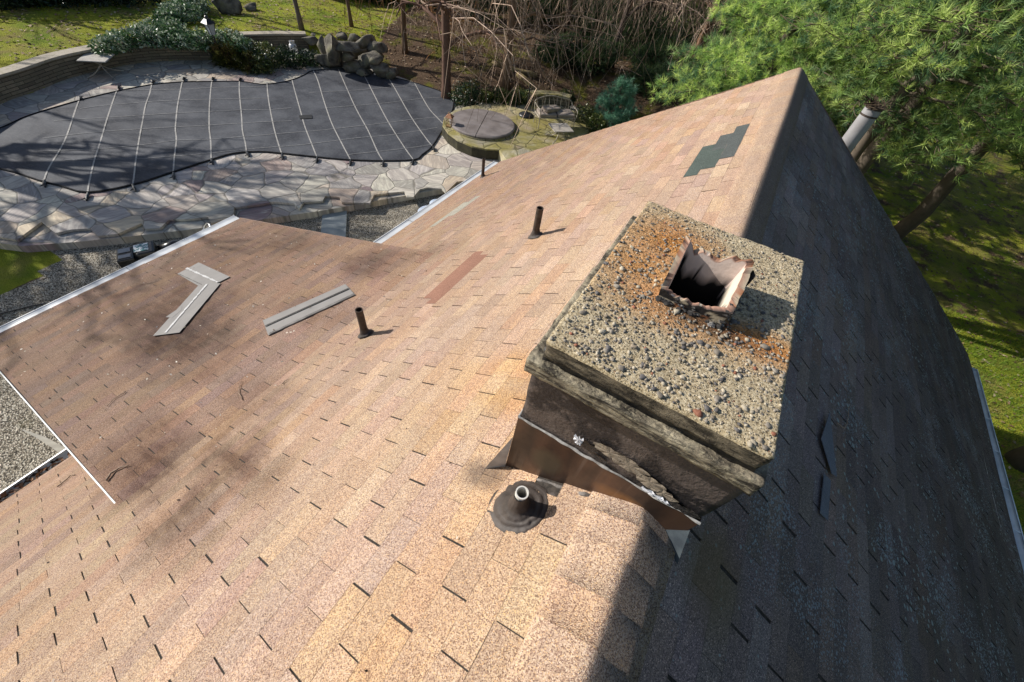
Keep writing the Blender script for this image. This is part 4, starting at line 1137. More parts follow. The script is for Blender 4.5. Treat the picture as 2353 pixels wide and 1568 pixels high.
for s in (0, 1):
    mb = MB(); vs = []; n = 33; g = .012
    nv = np.array([-math.sin(seam), math.cos(seam), 0])*(g if s == 0 else -g)
    for rr, zz in ((SR, .045), (SR, .10), (SR-.05, .125), (SR*.5, .14)):
        for q in range(n):
            a = seam+math.pi*(q/(n-1)+s); vs.append(np.array([spc[0]+rr*math.cos(a), spc[1]+rr*math.sin(a), GS+zz])+nv)
    fs = [(r0*n+q, r0*n+q+1, (r0+1)*n+q+1, (r0+1)*n+q) for r0 in range(3) for q in range(n-1)]
    vs.append(np.array([spc[0], spc[1], GS+.14])+nv); fs += [(3*n+q, 3*n+q+1, 4*n) for q in range(n-1)]
    fs += [(0, n, 2*n, 3*n, 4*n, 4*n-1, 3*n-1, 2*n-1, n-1)]
    mb.add(vs, fs); mb.build('cover_half', M_VINYL, spa)

# stepping slab and the small things by the house wall
mb = MB(); a_, b_, c_, d_2 = [at(x, y, GG+.05) for x, y in ((742, 478), (797, 478), (794, 550), (736, 545))]
st_ = poly_slab('stepping_stone', [a_, b_, c_, d_2], GG-.02, GG+.05, simple('bluestone', (.24, .27, .27), (.34, .37, .37), 3, .8)); tag(st_, 'long blue-grey stepping slab in the gravel between the two roofs', 'paving slab')

# ------------------------------------------------------------------ furniture
M_CAST = simple('weathered_cast_metal', (.50, .45, .36), (.34, .30, .24), 12, .6, .1)
M_CUSH = simple('brown_grey_cushion', (.30, .25, .21), (.38, .32, .27), 6, .9, 0, .4, 50)
M_TTOP = simple('stone_tabletop', (.34, .30, .26), (.44, .40, .35), 8, .7)
def on(par, mb, name, mat, **kw): return mb.build(name, mat, par, **kw)
# local frame helper
def frame(loc, ang):
    R = rz(ang); L = np.array(loc, float)
    return lambda x, y, z: L+R@np.array([x, y, z])
# loveseat
lf = at(1236, 297, GS); ang = math.atan2(*(at(1330, 290, GS)-lf)[:2][::-1])
rgt = at(1312, 298, GS)
ang = math.atan2(rgt[1]-lf[1], rgt[0]-lf[0]); f = frame(lf, ang)
LWd = 1.45
sofa = empty('loveseat', f(.6, .35, 0), 'cast metal garden loveseat with brown cushions and lattice end beside the small table', 'loveseat')
R_ = rz(ang)
for x, y in ((0, 0), (LWd, 0), (0, .62), (LWd, .62)):
    mb = MB(); mb.tube([f(x, y, 0), f(x*.98+.01, y*.98, .2), f(x, y, .40)], [.016, .013, .02], 7); on(sofa, mb, 'leg', M_CAST)
mb = MB()
for x in (0, LWd): mb.tube([f(x, 0, .40), f(x, .62, .40)], .016, 6)
for y in (0, .62): mb.tube([f(0, y, .40), f(LWd, y, .40)], .016, 6)
mb.box(f(LWd/2, .31, .395), (LWd-.04, .58, .012), R_); on(sofa, mb, 'seat_frame', M_CAST)
for x in (.36, 1.09):
    mb = MB(); mb.box(f(x, .30, .47), (.68, .60, .12), R_); on(sofa, mb, 'seat_cushion', M_CUSH, bevel=.035)
mb = MB(); Rb = R_@np.array(Matrix.Rotation(.12, 3, 'Y'))@np.array(Matrix.Rotation(.5, 3, 'Z')); mb.box(f(.55, .36, .60), (.78, .34, .13), Rb); on(sofa, mb, 'loose_cushion', M_CUSH, bevel=.03)
def arch(x, dz=0):
    return [f(x, -.02, .40), f(x, -.06, .62), f(x, .05, .68), f(x, .45, .66), f(x, .66, .70)]
for x in (-.02, LWd+.02):
    mb = MB(); mb.tube(arc(arch(x), 4), .015, 6); on(sofa, mb, 'armrest', M_CAST)
mb = MB()
mb.tube(arc([f(0, .64, .42), f(-.02, .70, .75), f(.3, .72, .88), f(.62, .73, .92), f(.95, .72, .88), f(LWd+.02, .70, .75), f(LWd, .64, .42)], 6), .016, 6)
for q in range(9):
    x = .08+q*(LWd-.16)/8; mb.tube(arc([f(x, .63, .42), f(x+.05*math.sin(q*2), .68, .65), f(x-.03, .71, .86)], 4), .008, 5)
mb.tube(arc([f(.1, .66, .55), f(.62, .68, .62), f(1.15, .66, .55)], 5), .009, 5)
on(sofa, mb, 'backrest', M_CAST)
# chair at the right end, facing away with lattice back
cl = at(1330, 296, GS); f = frame(cl+np.array([0, 0, 0]), ang+1.25)
# coffee table
tc = at(1289, 294, GS+.42); tb = frame((tc[0], tc[1], GS), ang+.05); Rt = rz(ang+.05)
ct = empty('coffee_table', (tc[0], tc[1], GS), 'low square patio table with scrolled metal legs in front of the loveseat', 'table')
mb = MB(); mb.box(tb(0, 0, .42), (.76, .70, .035), Rt); on(ct, mb, 'tabletop', M_TTOP, bevel=.008)
for sx in (-1, 1):
    for sy in (-1, 1):
        mb = MB(); mb.tube(arc([tb(0.05*sx, .05*sy, .40), tb(.10*sx, .10*sy, .2), tb(.22*sx, .22*sy, .06), tb(.34*sx, .34*sy, .05), tb(.38*sx, .38*sy, .01)], 4), .017, 6); on(ct, mb, 'leg', M_CAST)
# patio table by the wall
tc = at(220.8, 132.7, GP+.55); ta = math.atan2(*(at(182, 139, GP+.55)-at(240, 142, GP+.55))[:2][::-1])
tb = frame((tc[0], tc[1], GP), ta); Rt = rz(ta)
pt_ = empty('patio_table', (tc[0], tc[1], GP), 'square pale-topped table on crossed curved legs in front of the retaining wall', 'table')
mb = MB(); mb.box(tb(0, 0, .55), (.86, .86, .04), Rt); on(pt_, mb, 'tabletop', simple('pale_stone_top', (.50, .47, .42), (.38, .35, .31), 7, .6), bevel=.02)
for sx in (-1, 1):
    for sy in (-1, 1):
        mb = MB(); mb.tube(arc([tb(-.16*sx, -.16*sy, .53), tb(.02*sx, .02*sy, .3), tb(.2*sx, .2*sy, .12), tb(.42*sx, .42*sy, .02)], 5), .018, 6); on(pt_, mb, 'leg', M_CAST)
# umbrella bases
def ubase(px, py, z, lab, pole):
    c = at(px, py, z); t = empty('umbrella_base', c, lab, 'umbrella base')
    mb = MB(); mb.lathe(c, [(.30, 0), (.31, .03), (.25, .07), (.08, .12), (.045, .14), (.04, .15)], 28); on(t, mb, 'base_plate', M_BLACK, smooth=True)
    mb = MB(); mb.tube([c+np.array([0, 0, .1]), c+np.array([0, 0, pole])], .026, 10); on(t, mb, 'pole', M_BLACK)
    return t
ubase(1209, 266, GS, 'black umbrella base with upright pole between spa and loveseat', 1.15)
ubase(350, 134, GP, 'low dark umbrella base in the shade of the curved wall', .38)
# curved stone bench behind the loveseat
bp = arc([at(1222, 243, GS), at(1240, 241, GS), (at(1275, 243, GS)), at(1305, 250, GS)], 4)
sb = empty('stone_bench', bp[4], 'low curved mossy stone bench behind the loveseat', 'bench')
wall_run(sb, bp, GS-.02, GS+.36, .3); wall_run(sb, offset(bp, -.05), GS+.363, GS+.43, .42, 'seat', M_FLAGM)
# lantern on the spa ledge
lc = at(1033, 291, GS); la = .3; f = frame(lc, la)
lan = empty('lantern', lc, 'small tawny metal lantern on the edge of the spa terrace', 'lantern')
M_BRASS = simple('tarnished_brass', (.40, .26, .12), (.26, .17, .09), 12, .5, .3)
mb = MB(); mb.box(f(0, 0, .02), (.22, .22, .03), rz(la)); on(lan, mb, 'base', M_BRASS, bevel=.004)
for sx in (-1, 1):
    for sy in (-1, 1):
        mb = MB(); mb.box(f(.095*sx, .095*sy, .18), (.018, .018, .29), rz(la)); on(lan, mb, 'post', M_BRASS)
mb = MB()
for z in (.12, .22):
    for s in (-1, 1): mb.box(f(0, .095*s, z), (.175, .008, .010), rz(la)); mb.box(f(.095*s, 0, z), (.008, .175, .010), rz(la))
on(lan, mb, 'glazing_bars', M_BRASS)
mb = MB(); v0 = [f(.14*a, .14*b, .33) for a, b in ((-1, -1), (1, -1), (1, 1), (-1, 1))]; v1 = [f(.05*a, .05*b, .42) for a, b in ((-1, -1), (1, -1), (1, 1), (-1, 1))]
mb.add(v0+v1, [(3, 2, 1, 0), (4, 5, 6, 7)]+[(i, (i+1) % 4, 4+(i+1) % 4, 4+i) for i in range(4)]); on(lan, mb, 'roof', simple('terracotta_paint', (.45, .22, .12), (.35, .18, .1), 9, .6))
mb = MB(); a_ = [f(.05*math.cos(q), 0, .44+.05*math.sin(q)) for q in np.linspace(0, 6.28, 12)]; mb.tube(a_, .008, 5); on(lan, mb, 'ring', M_BRASS)
# lamp post on the pier
lp = at(496, 99, GL+.2); lamp = empty('lamp_post', lp, 'black post lantern with frosted panes on the pier at the wall end', 'lamp post')
M_FROST = simple('frosted_glass', (.55, .57, .6), (.45, .48, .5), 4, .3, 0, 0, spec=.5)
mb = MB(); mb.tube([lp, lp+np.array([0, 0, .28])], [.035, .028], 10); on(lamp, mb, 'post', M_BLACK)
b0 = lp+np.array([0, 0, .28]); mb = MB(); q0 = [b0+np.array([.075*a, .075*b, 0]) for a, b in ((-1, -1), (1, -1), (1, 1), (-1, 1))]; q1 = [b0+np.array([.135*a, .135*b, .36]) for a, b in ((-1, -1), (1, -1), (1, 1), (-1, 1))]
mb.add(q0+q1, [(i, (i+1) % 4, 4+(i+1) % 4, 4+i) for i in range(4)]); on(lamp, mb, 'pane', M_FROST)
mb = MB()
for i in range(4): mb.tube([q0[i], q1[i]], .013, 4)
on(lamp, mb, 'frame', M_BLACK)
mb = MB(); q2 = [b0+np.array([.19*a, .19*b, .36]) for a, b in ((-1, -1), (1, -1), (1, 1), (-1, 1))]; q3 = [b0+np.array([.07*a, .07*b, .50]) for a, b in ((-1, -1), (1, -1), (1, 1), (-1, 1))]
mb.add(q2+q3, [(3, 2, 1, 0)]+[(i, (i+1) % 4, 4+(i+1) % 4, 4+i) for i in range(4)]+[(4, 5, 6, 7)]); mb.lathe(b0+np.array([0, 0, .50]), [(.08, 0), (.06, .07), (.02, .1), (.03, .13), (.002, .2)], 10); on(lamp, mb, 'roof', M_BLACK)
# propane tank and white ring float in the bed
tk = at(678, 127, GP+.05); tank = empty('propane_tank', tk, 'white propane tank standing in the planting below the short stone wall', 'gas tank')
M_TANK = simple('white_enamel', (.74, .74, .74), (.64, .64, .64), 4, .35, 0, .05, spec=.5)
mb = MB(); mb.lathe(tk, [(.001, .04), (.10, .05), (.15, .1), (.16, .2), (.16, .32), (.145, .40), (.08, .455), (.001, .46)], 24); on(tank, mb, 'body', M_TANK, smooth=True)
mb = MB(); mb.lathe(tk, [(.10, .42), (.11, .5), (.11, .54)], 20); on(tank, mb, 'collar', M_TANK)
mb = MB(); mb.tube([tk+np.array([0, 0, .45]), tk+np.array([0, 0, .53])], .022, 8); on(tank, mb, 'valve', M_BRASS)
mb = MB(); mb.lathe(tk, [(.12, 0), (.12, .06)], 20); on(tank, mb, 'foot_ring', M_TANK)
rg = at(600, 128, GP+.35); mb = MB(); mb.tube([rg+np.array([.24*math.cos(a), .24*math.sin(a), .03*math.sin(a*2)]) for a in np.linspace(0, 6.283, 26)], .038, 8)
mb.add([rg+np.array([.05, -.03, .06])+np.array([.1*math.cos(a), .07*math.sin(a), .02]) for a in np.linspace(0, 6.28, 10, endpoint=False)], [tuple(range(10))])
o = mb.build('pool_ring', M_TANK, None, True); tag(o, 'white ring lying on the hedge left of the propane tank', 'ring')
# machine on the gravel
mc = at(350, 600, GG+.35); ma = math.atan2(*(at(400, 590, GG+.35)-at(300, 612, GG+.35))[:2][::-1]); MK = 1.2; f0 = frame((mc[0], mc[1], GG), ma); f = lambda x, y, z: f0(x*MK, y*MK, z*1.2); Rm = rz(ma)
mach = empty('engine_machine', (mc[0], mc[1], GG), 'black wheeled engine machine with bright tube handle on the gravel below the extension gutter', 'garden machine')
M_GLOSS = simple('glossy_black_paint', (.010, .010, .011), (.02, .02, .02), 3, .25, .1, .05, spec=.5)
M_GREYP = simple('grey_painted_panel', (.28, .29, .31), (.2, .21, .22), 5, .4)
M_CHROME = simple('bright_steel_tube', (.6, .6, .62), (.5, .5, .52), 5, .25, .9, 0)
mb = MB(); mb.box(f(-.30, .03, .42), (.26*MK, .40*MK, .24*MK), Rm); on(mach, mb, 'air_filter', M_GLOSS, bevel=.03)
for y, w in ((.12, .15), (-.06, .11)):
    mb = MB(); mb.box(f(-.30, y, .548), (.22, w, .012), Rm); on(mach, mb, 'filter_lid', M_GREYP, bevel=.004)
mb = MB(); mb.box(f(.02, .02, .46), (.30*MK, .38*MK, .26*MK), Rm); on(mach, mb, 'fuel_tank', M_GLOSS, bevel=.05)
k = NT('printed_sticker'); c = k.mix(k.ramp(k.noise(14, 2), [(.48, 0.), (.52, 1.)]), (.70, .72, .72), (.06, .20, .22)); M_STK = k.out(c, .4)
mb = MB(); mb.box(f(-.03, .03, .595), (.22*MK, .22*MK, .006*MK), Rm); on(mach, mb, 'sticker', M_STK)
mb = MB(); mb.tube([f(.20, .06, .40), f(.45, .09, .43), (f(.66, .10, .40))], [.15, .15, .13], 14); on(mach, mb, 'cylinder', M_GLOSS, smooth=True)
mb = MB(); mb.tube([f(.3, -.18, .22), f(.62, -.16, .22)], [.09, .07], 12); on(mach, mb, 'pump', M_CHROME, smooth=True)
mb = MB(); mb.box(f(.1, -.02, .20), (.9*MK, .42*MK, .08*MK), Rm); mb.box(f(.0, -.02, .30), (.4*MK, .34*MK, .16*MK), Rm); on(mach, mb, 'chassis', M_BLACK, bevel=.01)
for y in (-.30, .28):
    mb = MB(); c_ = f(.05, y, .17); ax = Rm@np.array([0, 1., 0]); mb.tube([c_-ax*.035, c_+ax*.035], .2, 20); w_ = on(mach, mb, 'wheel', M_BLACK, bevel=.012)
    mb = MB(); mb.tube([c_-ax*.04, c_+ax*.04], .09, 12); on(w_, mb, 'hub', M_GREYP)
mb = MB(); mb.tube(arc([f(.55, .17, .2), f(.85, .17, .45), f(1.10, .17, .72), f(1.12, -.15, .72), f(.85, -.17, .45), f(.55, -.17, .2)], 3), .02, 8); on(mach, mb, 'handle', M_CHROME)
mb = MB(); mb.tube([f(-.42, -.16, .3), f(-.46, -.20, .0)], .012, 6); mb.tube([f(-.42, .2, .3), f(-.46, .22, .0)], .012, 6); on(mach, mb, 'stand', M_CHROME)
# hose across the gravel
hp = [at(x, y, GG+.02) for x, y in ((-60, 742), (0, 722), (90, 700), (180, 688), (270, 672), (330, 655))]
mb = MB(); mb.tube(arc(hp, 6), .014, 6); o = mb.build('hose', M_BLACK); tag(o, 'thin black hose trailing across the gravel beside the machine', 'hose')
# bins beside the house
for (px, py, r0, lab) in ((985, 487, .30, 'round pale blue lidded bin half hidden by the far white gutter'), (1003, 468, .2, 'smaller pale blue container behind the round lidded bin')):
    c = at(px, py, GG+.6); t = empty('bin', (c[0], c[1], GG), lab, 'bin'); MBL = simple('pale_blue_plastic', (.34, .40, .50), (.42, .48, .58), 5, .5)
    mb = MB(); mb.lathe((c[0], c[1], GG), [(r0*.8, 0), (r0*.95, .55), (r0*.95, .56)], 24); on(t, mb, 'body', MBL)
    mb = MB(); mb.lathe((c[0], c[1], GG), [(r0, .56), (r0, .60), (r0*.9, .63), (.001, .64)], 24); on(t, mb, 'lid', MBL, smooth=True)
# pale spout under the rake
t = empty('downspout', hit(110, 1015, (0, 0, 1), -4.6), 'pale flattened downspout reaching out below the white rake edge', 'downspout')
mb = MB(); P_ = [at(x, y, z) for x, y, z in ((185, 1066, -3.75), (140, 1032, -4.1), (95, 1006, -4.6), (52, 988, -5.2))]
pv = [((0, .0, .05), (0, 0, -.05))]
vs = []
for p, w in zip(P_, (.14, .14, .12, .03)):
    for a in ((-.5, .3), (.5, .3), (.5, -.3), (-.5, -.3)): vs.append(p+np.array([a[0]*w*.9, a[0]*w*.6, a[1]*w]))
mb.add(vs, [(4*i+q, 4*i+(q+1) % 4, 4*i+4+(q+1) % 4, 4*i+4+q) for i in range(3) for q in range(4)]+[(0, 1, 2, 3)]); on(t, mb, 'spout', simple('pale_grey_tin', (.45, .43, .38), (.36, .34, .3), 5, .6))
# white flue beyond the gable
tpf = hit(2008, 250, (0, 1, 0), 8.4); fl = empty('flue_pipe', (tpf[0], tpf[1], GG), 'thick white upright pipe with dark leaf-filled open top beyond the far gable', 'pipe')
zb = GG; n = 28
mb = MB(); mb.tube([(tpf[0], tpf[1], z) for z in np.linspace(zb, tpf[2], 4)], .118, n, cap=False); mb.tube([(tpf[0], tpf[1], z) for z in np.linspace(tpf[2]-.3, tpf[2], 3)], .105, n, cap=False); on(fl, mb, 'pipe_wall', simple('white_painted_metal', (.36, .36, .37), (.27, .26, .26), 4, .5), smooth=True)
mb = MB(); mb.tube([(tpf[0], tpf[1], tpf[2]-.10), (tpf[0], tpf[1], tpf[2]-.075)], .122, n, cap=False); mb.tube([(tpf[0], tpf[1], tpf[2]-.0), (tpf[0], tpf[1], tpf[2]+.04)], .123, n, cap=False); on(fl, mb, 'collar_band', M_IRON)
mb = MB(); mb.add([(tpf[0]+.11*math.cos(a), tpf[1]+.11*math.sin(a), tpf[2]-.02) for a in np.linspace(0, 6.28, 20, endpoint=False)], [tuple(range(20))]); r_ = random.Random(3)
for i in range(60):
    a, b = r_.uniform(0, 6.28), r_.uniform(0, .22); mb.tube([(tpf[0]+b*math.cos(a), tpf[1]+b*math.sin(a), tpf[2]+.03), (tpf[0]+(b+.05)*math.cos(a+1), tpf[1]+(b+.05)*math.sin(a+1), tpf[2]+r_.uniform(.03, .14))], .006, 3)
on(fl, mb, 'dead_needles', simple('dead_needle_litter', (.03, .02, .015), (.10, .07, .04), 30))

# ------------------------------------------------------------------ vegetation
M_BARK = vcol_mat('bark', .9, .15, 30, var=.5)
M_NEEDLE = vcol_mat('pine_needles', .5, .3, 0, .42, .12)
M_LEAF = vcol_mat('glossy_leaf', .42, .4, 0, .2, .25)

def needles(P, A, rs, n=20, L=.13, w=.006, spread=1.0, cols=None):
    """star tufts of needles: P centres, A axes (unit)"""
    m_ = len(P); P = np.repeat(P, n, 0); A = np.repeat(A, n, 0)
    d = rs.standard_normal((m_*n, 3)); d /= np.linalg.norm(d, axis=1)[:, None]
    d = A*1.0+d*spread; d /= np.linalg.norm(d, axis=1)[:, None]
    ln = L*(.7+.5*rs.random(m_*n))[:, None]
    s = np.cross(d, rs.standard_normal((m_*n, 3))); s /= np.linalg.norm(s, axis=1)[:, None]+1e-9
    root = P-A*L*.4*rs.random(m_*n)[:, None]
    tip = root+d*ln-np.array([0, 0, 1])*ln*.12
    V = np.stack([root-s*w*.5, root+s*w*.5, tip], 1).reshape(-1, 3)
    C = np.repeat(cols, n, 0)*(.8+.4*rs.random((m_*n, 1))); C = np.repeat(C, 3, 0)
    return V, np.arange(len(V)).reshape(-1, 3), C
def leaves(P, rs, size, cols, up=.5, asp=.45):
    m_ = len(P); nrm = rs.standard_normal((m_, 3))+np.array([0, 0, up*2]); nrm /= np.linalg.norm(nrm, axis=1)[:, None]
    d = np.cross(nrm, rs.standard_normal((m_, 3))); d /= np.linalg.norm(d, axis=1)[:, None]+1e-9; s = np.cross(nrm, d)
    L = size*(.6+.8*rs.random(m_))[:, None]
    V = np.stack([P-d*L/2, P+s*L*asp/2+nrm*L*.08, P+d*L/2, P-s*L*asp/2+nrm*L*.08], 1).reshape(-1, 3)
    return V, np.arange(len(V)).reshape(-1, 4), np.repeat(cols, 4, 0)
def over_house(P, pad=.35):
    x, y, z = P[:, 0], P[:, 1], P[:, 2]
    a = (x > XL-pad) & (x < XR+pad) & (y < YF+pad) & (y > YN-2)
    b = (x > EX-pad) & (x <= XL) & (y < EY1+pad) & (y > EY0-pad)
    return a | b

def pine(base, h, R, zlow, seed, lab, group=None, ntuft=2600, L=.14, w=.007, tone=1.0, keep=None, kinds=None, lean=(0, 0), stems=1):
    rs = np.random.default_rng(seed); b = np.array(base, float)
    t = empty('pine_tree', b, lab, 'pine tree', group)
    mb = MB()
    def axis(q, st=0): 
        a = st*2.1
        return b+np.array([lean[0]*q+.5*st*math.cos(a)*min(1, q*2), lean[1]*q+.5*st*math.sin(a)*min(1, q*2), h*q])
    for st in range(stems):
        mb.tube([axis(q, st)+rs.standard_normal(3)*[.05, .05, 0] for q in np.linspace(0, 1, 9)], list(np.linspace(.16+.02*h*.5, .03, 9)/(1+.3*st)), 9, (.16, .13, .10))
    TP = []; TA = []
    nb_ = int(5*h/.42); 
    ends = []
    for i in range(nb_):
        q = zlow+(1-zlow)*(i+rs.random())/nb_
        a = i*2.4+rs.random()*.6; r_b = R*(1.05-q)**.7*(.65+.5*rs.random())*(1 if q > zlow+.08 else .8)
        o = axis(q, rs.integers(stems)); d = np.array([math.cos(a), math.sin(a), 0]); up = .35*rs.random()+.15
        path = [o+d*r_b*u+np.array([0, 0, r_b*(up*u-.32*u*u)])+rs.standard_normal(3)*.04*r_b*u for u in np.linspace(0, 1, 7)]
        rr = .010+.007*r_b
        mb.tube(path, list(np.linspace(rr, rr*.25, 7)), 5, (.17, .14, .10), cap=False)
        nsub = int(7+r_b*4.5)
        for k_ in range(nsub):
            u = .28+.72*(k_+rs.random())/nsub; j = min(5, int(u*6)); p = path[j]+(path[j+1]-path[j])*(u*6-j)
            sd_ = 1 if k_ % 2 else -1; sdv = np.array([-d[1], d[0], 0])*sd_
            ln = r_b*(.42*(1.15-u)+.12)*(.6+.6*rs.random()); dv = d*.75+sdv*(.8)+np.array([0, 0, .25*rs.standard_normal()+.05]); dv /= np.linalg.norm(dv)
            e = p+dv*ln; mb.tube([p, p+dv*ln*.5+np.array([0, 0, -.02]), e], [rr*.35, rr*.25, .004], 3, (.17, .13, .09), cap=False)
            nt_ = max(2, int(ln/.11))
            for v in range(nt_):
                c_ = p+dv*ln*(v+1)/nt_
                TP.append(c_+rs.standard_normal(3)*.03); ax = dv+np.array([0, 0, .7]); TA.append(ax/np.linalg.norm(ax))
                if rs.random() < .8:
                    s2 = rs.standard_normal(3)*.11; TP.append(c_+s2); ax = dv+s2*4+np.array([0, 0, .7]); TA.append(ax/np.linalg.norm(ax))
    TP = np.array(TP); TA = np.array(TA)
    m_ = ~over_house(TP)
    if keep is not None: m_ &= keep(TP)
    TP, TA = TP[m_], TA[m_]
    if len(TP) > ntuft: s_ = rs.permutation(len(TP))[:ntuft]; TP, TA = TP[s_], TA[s_]
    base_c = np.array([[.12, .20, .07], [.25, .37, .10], [.44, .54, .16], [.09, .17, .08], [.24, .34, .13]])
    if kinds is not None: base_c = np.array(kinds)
    big = np.array([noise.noise(Vector(p)*.9) for p in TP])
    ci = np.clip(((big+.5)*len(base_c)+rs.normal(0, .8, len(TP))).astype(int), 0, len(base_c)-1)
    V, F, C = needles(TP, TA, rs, 24, L, w, 1.1, base_c[ci]*tone*1.28)
    mesh_np('needles', V, F, M_NEEDLE, t, C)
    mb.build('trunk', M_BARK, t, True, cols=True)
    return t

def bare_tree(base, h, seed, lab, group=None, weeping=0, lean=(0, 0), r0=.16, bark=(.16, .12, .09), limb_lo=.35, nl=12, twigs=260, reach=3.5, twcol=(.62, .46, .35), ttr=.009, stems=1, hang=2.6, name='bare_tree', keep=None):
    rs = np.random.default_rng(seed); b = np.array(base, float)
    t = empty(name, b, lab, 'tree', group); mb = MB(); tw = MB()
    def ax(q): return b+np.array([lean[0]*q*q, lean[1]*q*q, h*q])+np.array([.12*math.sin(q*5+seed), .12*math.cos(q*4+seed), 0])*q
    P = [ax(q) for q in np.linspace(0, 1, 12)]
    mb.tube(P, [r0*1.35]+list(np.linspace(r0, r0*.25, 11)), 10, bark)
    ends = []
    for i in range(nl):
        q = limb_lo+(1-limb_lo)*(i+.5)/nl; a = i*2.4+rs.random(); o = ax(q)
        R = reach*(1.1-.5*q)*(.7+.5*rs.random()); d = np.array([math.cos(a), math.sin(a), 0])
        if weeping: path = [o+d*R*u+np.array([0, 0, R*(.75*u-.80*u*u)])+rs.standard_normal(3)*.06*R*u for u in np.linspace(0, 1, 8)]
        else: path = [o+d*R*u+np.array([0, 0, R*(.8*u)])+rs.standard_normal(3)*.08*R*u for u in np.linspace(0, 1, 8)]
        rr = r0*.45*(1.2-q)
        mb.tube(path, list(np.linspace(rr, rr*.22, 8)), 6, np.array(bark)*1.1, cap=False)
        ends.append((path, rr, d))
        for k_ in range(3):
            u = rs.integers(2, 6); p = path[u]; a2 = a+rs.choice((-1, 1))*(.5+.6*rs.random()); d2 = np.array([math.cos(a2), math.sin(a2), 0]); l2 = R*.5*(.6+.6*rs.random())
            z2 = (.5, -.65) if weeping else (.7, -.1)
            p2 = [p+d2*l2*v+np.array([0, 0, l2*(z2[0]*v+z2[1]*v*v)])+rs.standard_normal(3)*.05*l2*v for v in np.linspace(0, 1, 6)]
            mb.tube(p2, list(np.linspace(rr*.5, rr*.12, 6)), 5, np.array(bark)*1.15, cap=False); ends.append((p2, rr*.5, d2))
    for i in range(twigs):
        path, rr, d = ends[rs.integers(len(ends))]; j = rs.integers(1, len(path)-1); p = path[j]+(path[j+1]-path[j])*rs.random()
        a2 = math.atan2(d[1], d[0])+rs.normal(0, .9); d2 = np.array([math.cos(a2), math.sin(a2), 0])
        if weeping:
            ln = hang*(.45+.9*rs.random()); out = .45+.75*rs.random(); wig = rs.standard_normal((7, 3))*.075*ln; wig[0] = 0
            q_ = [p+d2*ln*out*math.sin(v*1.5)+np.array([0, 0, ln*(.14*math.sin(v*3.1)-v*v*(1.0-.45*out)-.1*v)])+wig[k_]*v for k_, v in enumerate(np.linspace(0, 1, 7))]
        else:
            ln = reach*.35*(.5+rs.random()); wig = rs.standard_normal((5, 3))*.06*ln; wig[0] = 0
            q_ = [p+d2*ln*v+np.array([0, 0, ln*v*(.5+.5*rs.random())])+wig[k_]*v for k_, v in enumerate(np.linspace(0, 1, 5))]
        zg = b[2]+.05
        q_ = [np.array([a_[0], a_[1], max(a_[2], zg)]) for a_ in q_]
        if over_house(np.array(q_), .3).any() or inpoly(np.array(q_)[2:, :2], [p_2[:2] for p_2 in PC]).any(): continue
        if keep and not keep(np.array(q_)): continue
        c_ = np.array(twcol)*(.35+1.1*rs.random()**1.5)
        r1 = ttr*(.6+.8*rs.random())
        tw.tube(q_, list(np.linspace(r1, r1*.35, len(q_))), 3, c_, cap=False)
        for k_ in range(3 if weeping else 2):                 # side sprigs
            j2 = rs.integers(1, len(q_)-1); s = q_[j2]; e = rs.standard_normal(3)*.3*ln*.5+np.array([0, 0, -.25*ln if weeping else .1*ln])
            tw.tube([s, s+e*.5+rs.standard_normal(3)*.03, s+e], [r1*.6, r1*.5, r1*.25], 3, c_, cap=False)
    mb.build('trunk', M_BARK, t, True, cols=True)
    if tw.v: tw.build('twigs', M_BARK, t, cols=True)
    return t

def bush(name, lab, blobs, n, size, pal, seed, cat='shrub', group=None, asp=.45, stuff=False, needle=False):
    """blobs: (x, y, z, rx, ry, rz)"""
    rs = np.random.default_rng(seed); vol = np.array([b_[3]*b_[4]*b_[5] for b_ in blobs])**.7; vol /= vol.sum()
    P = []; 
    for b_, v in zip(blobs, vol):
        k_ = max(8, int(n*v)); d = rs.standard_normal((k_, 3)); d /= np.linalg.norm(d, axis=1)[:, None]
        lump = np.array([noise.noise(Vector(q)*2.3+Vector((seed, 0, 0))) for q in d])
        r_ = (.45+.55*rs.random(k_)**.5)*(1+.55*lump)
        P.append(d*r_[:, None]*np.array(b_[3:6])+np.array(b_[:3]))
    P = np.vstack(P); base = min(b_[2]-b_[5] for b_ in blobs); P[:, 2] = np.maximum(P[:, 2], base+.02)
    pal = np.array(pal); nz = np.array([noise.noise(Vector(p)*1.6) for p in P])
    ci = np.clip(((nz+.5)*len(pal)+rs.normal(0, .9, len(P))).astype(int), 0, len(pal)-1); C = pal[ci]*(.75+.5*rs.random((len(P), 1)))
    if needle:
        A = P-np.array([blobs[0][0], blobs[0][1], base]); A /= np.linalg.norm(A, axis=1)[:, None]; V, F, C = needles(P, A, rs, 9, size, size*.09, .8, C)
    else: V, F, C = leaves(P, rs, size, C, .4, asp)
    if stuff:
        o = mesh_np(name, V, F, M_LEAF, None, C); tag(o, lab, cat, None, 'stuff'); return o
    t = empty(name, (blobs[0][0], blobs[0][1], base), lab, cat, group)
    mesh_np('foliage', V, F, M_LEAF if not needle else M_NEEDLE, t, C)
    mb = MB()
    for b_ in blobs[:4]:
        for k_ in range(4):
            a = rs.random()*6.28; mb.tube([(b_[0], b_[1], base), (b_[0]+.3*b_[3]*math.cos(a), b_[1]+.3*b_[4]*math.sin(a), b_[2]), (b_[0]+.7*b_[3]*math.cos(a), b_[1]+.7*b_[4]*math.sin(a), b_[2]+.5*b_[5])], [.02, .013, .006], 4, (.14, .10, .07), cap=False)
    mb.build('stems', M_BARK, t, cols=True)
    return t

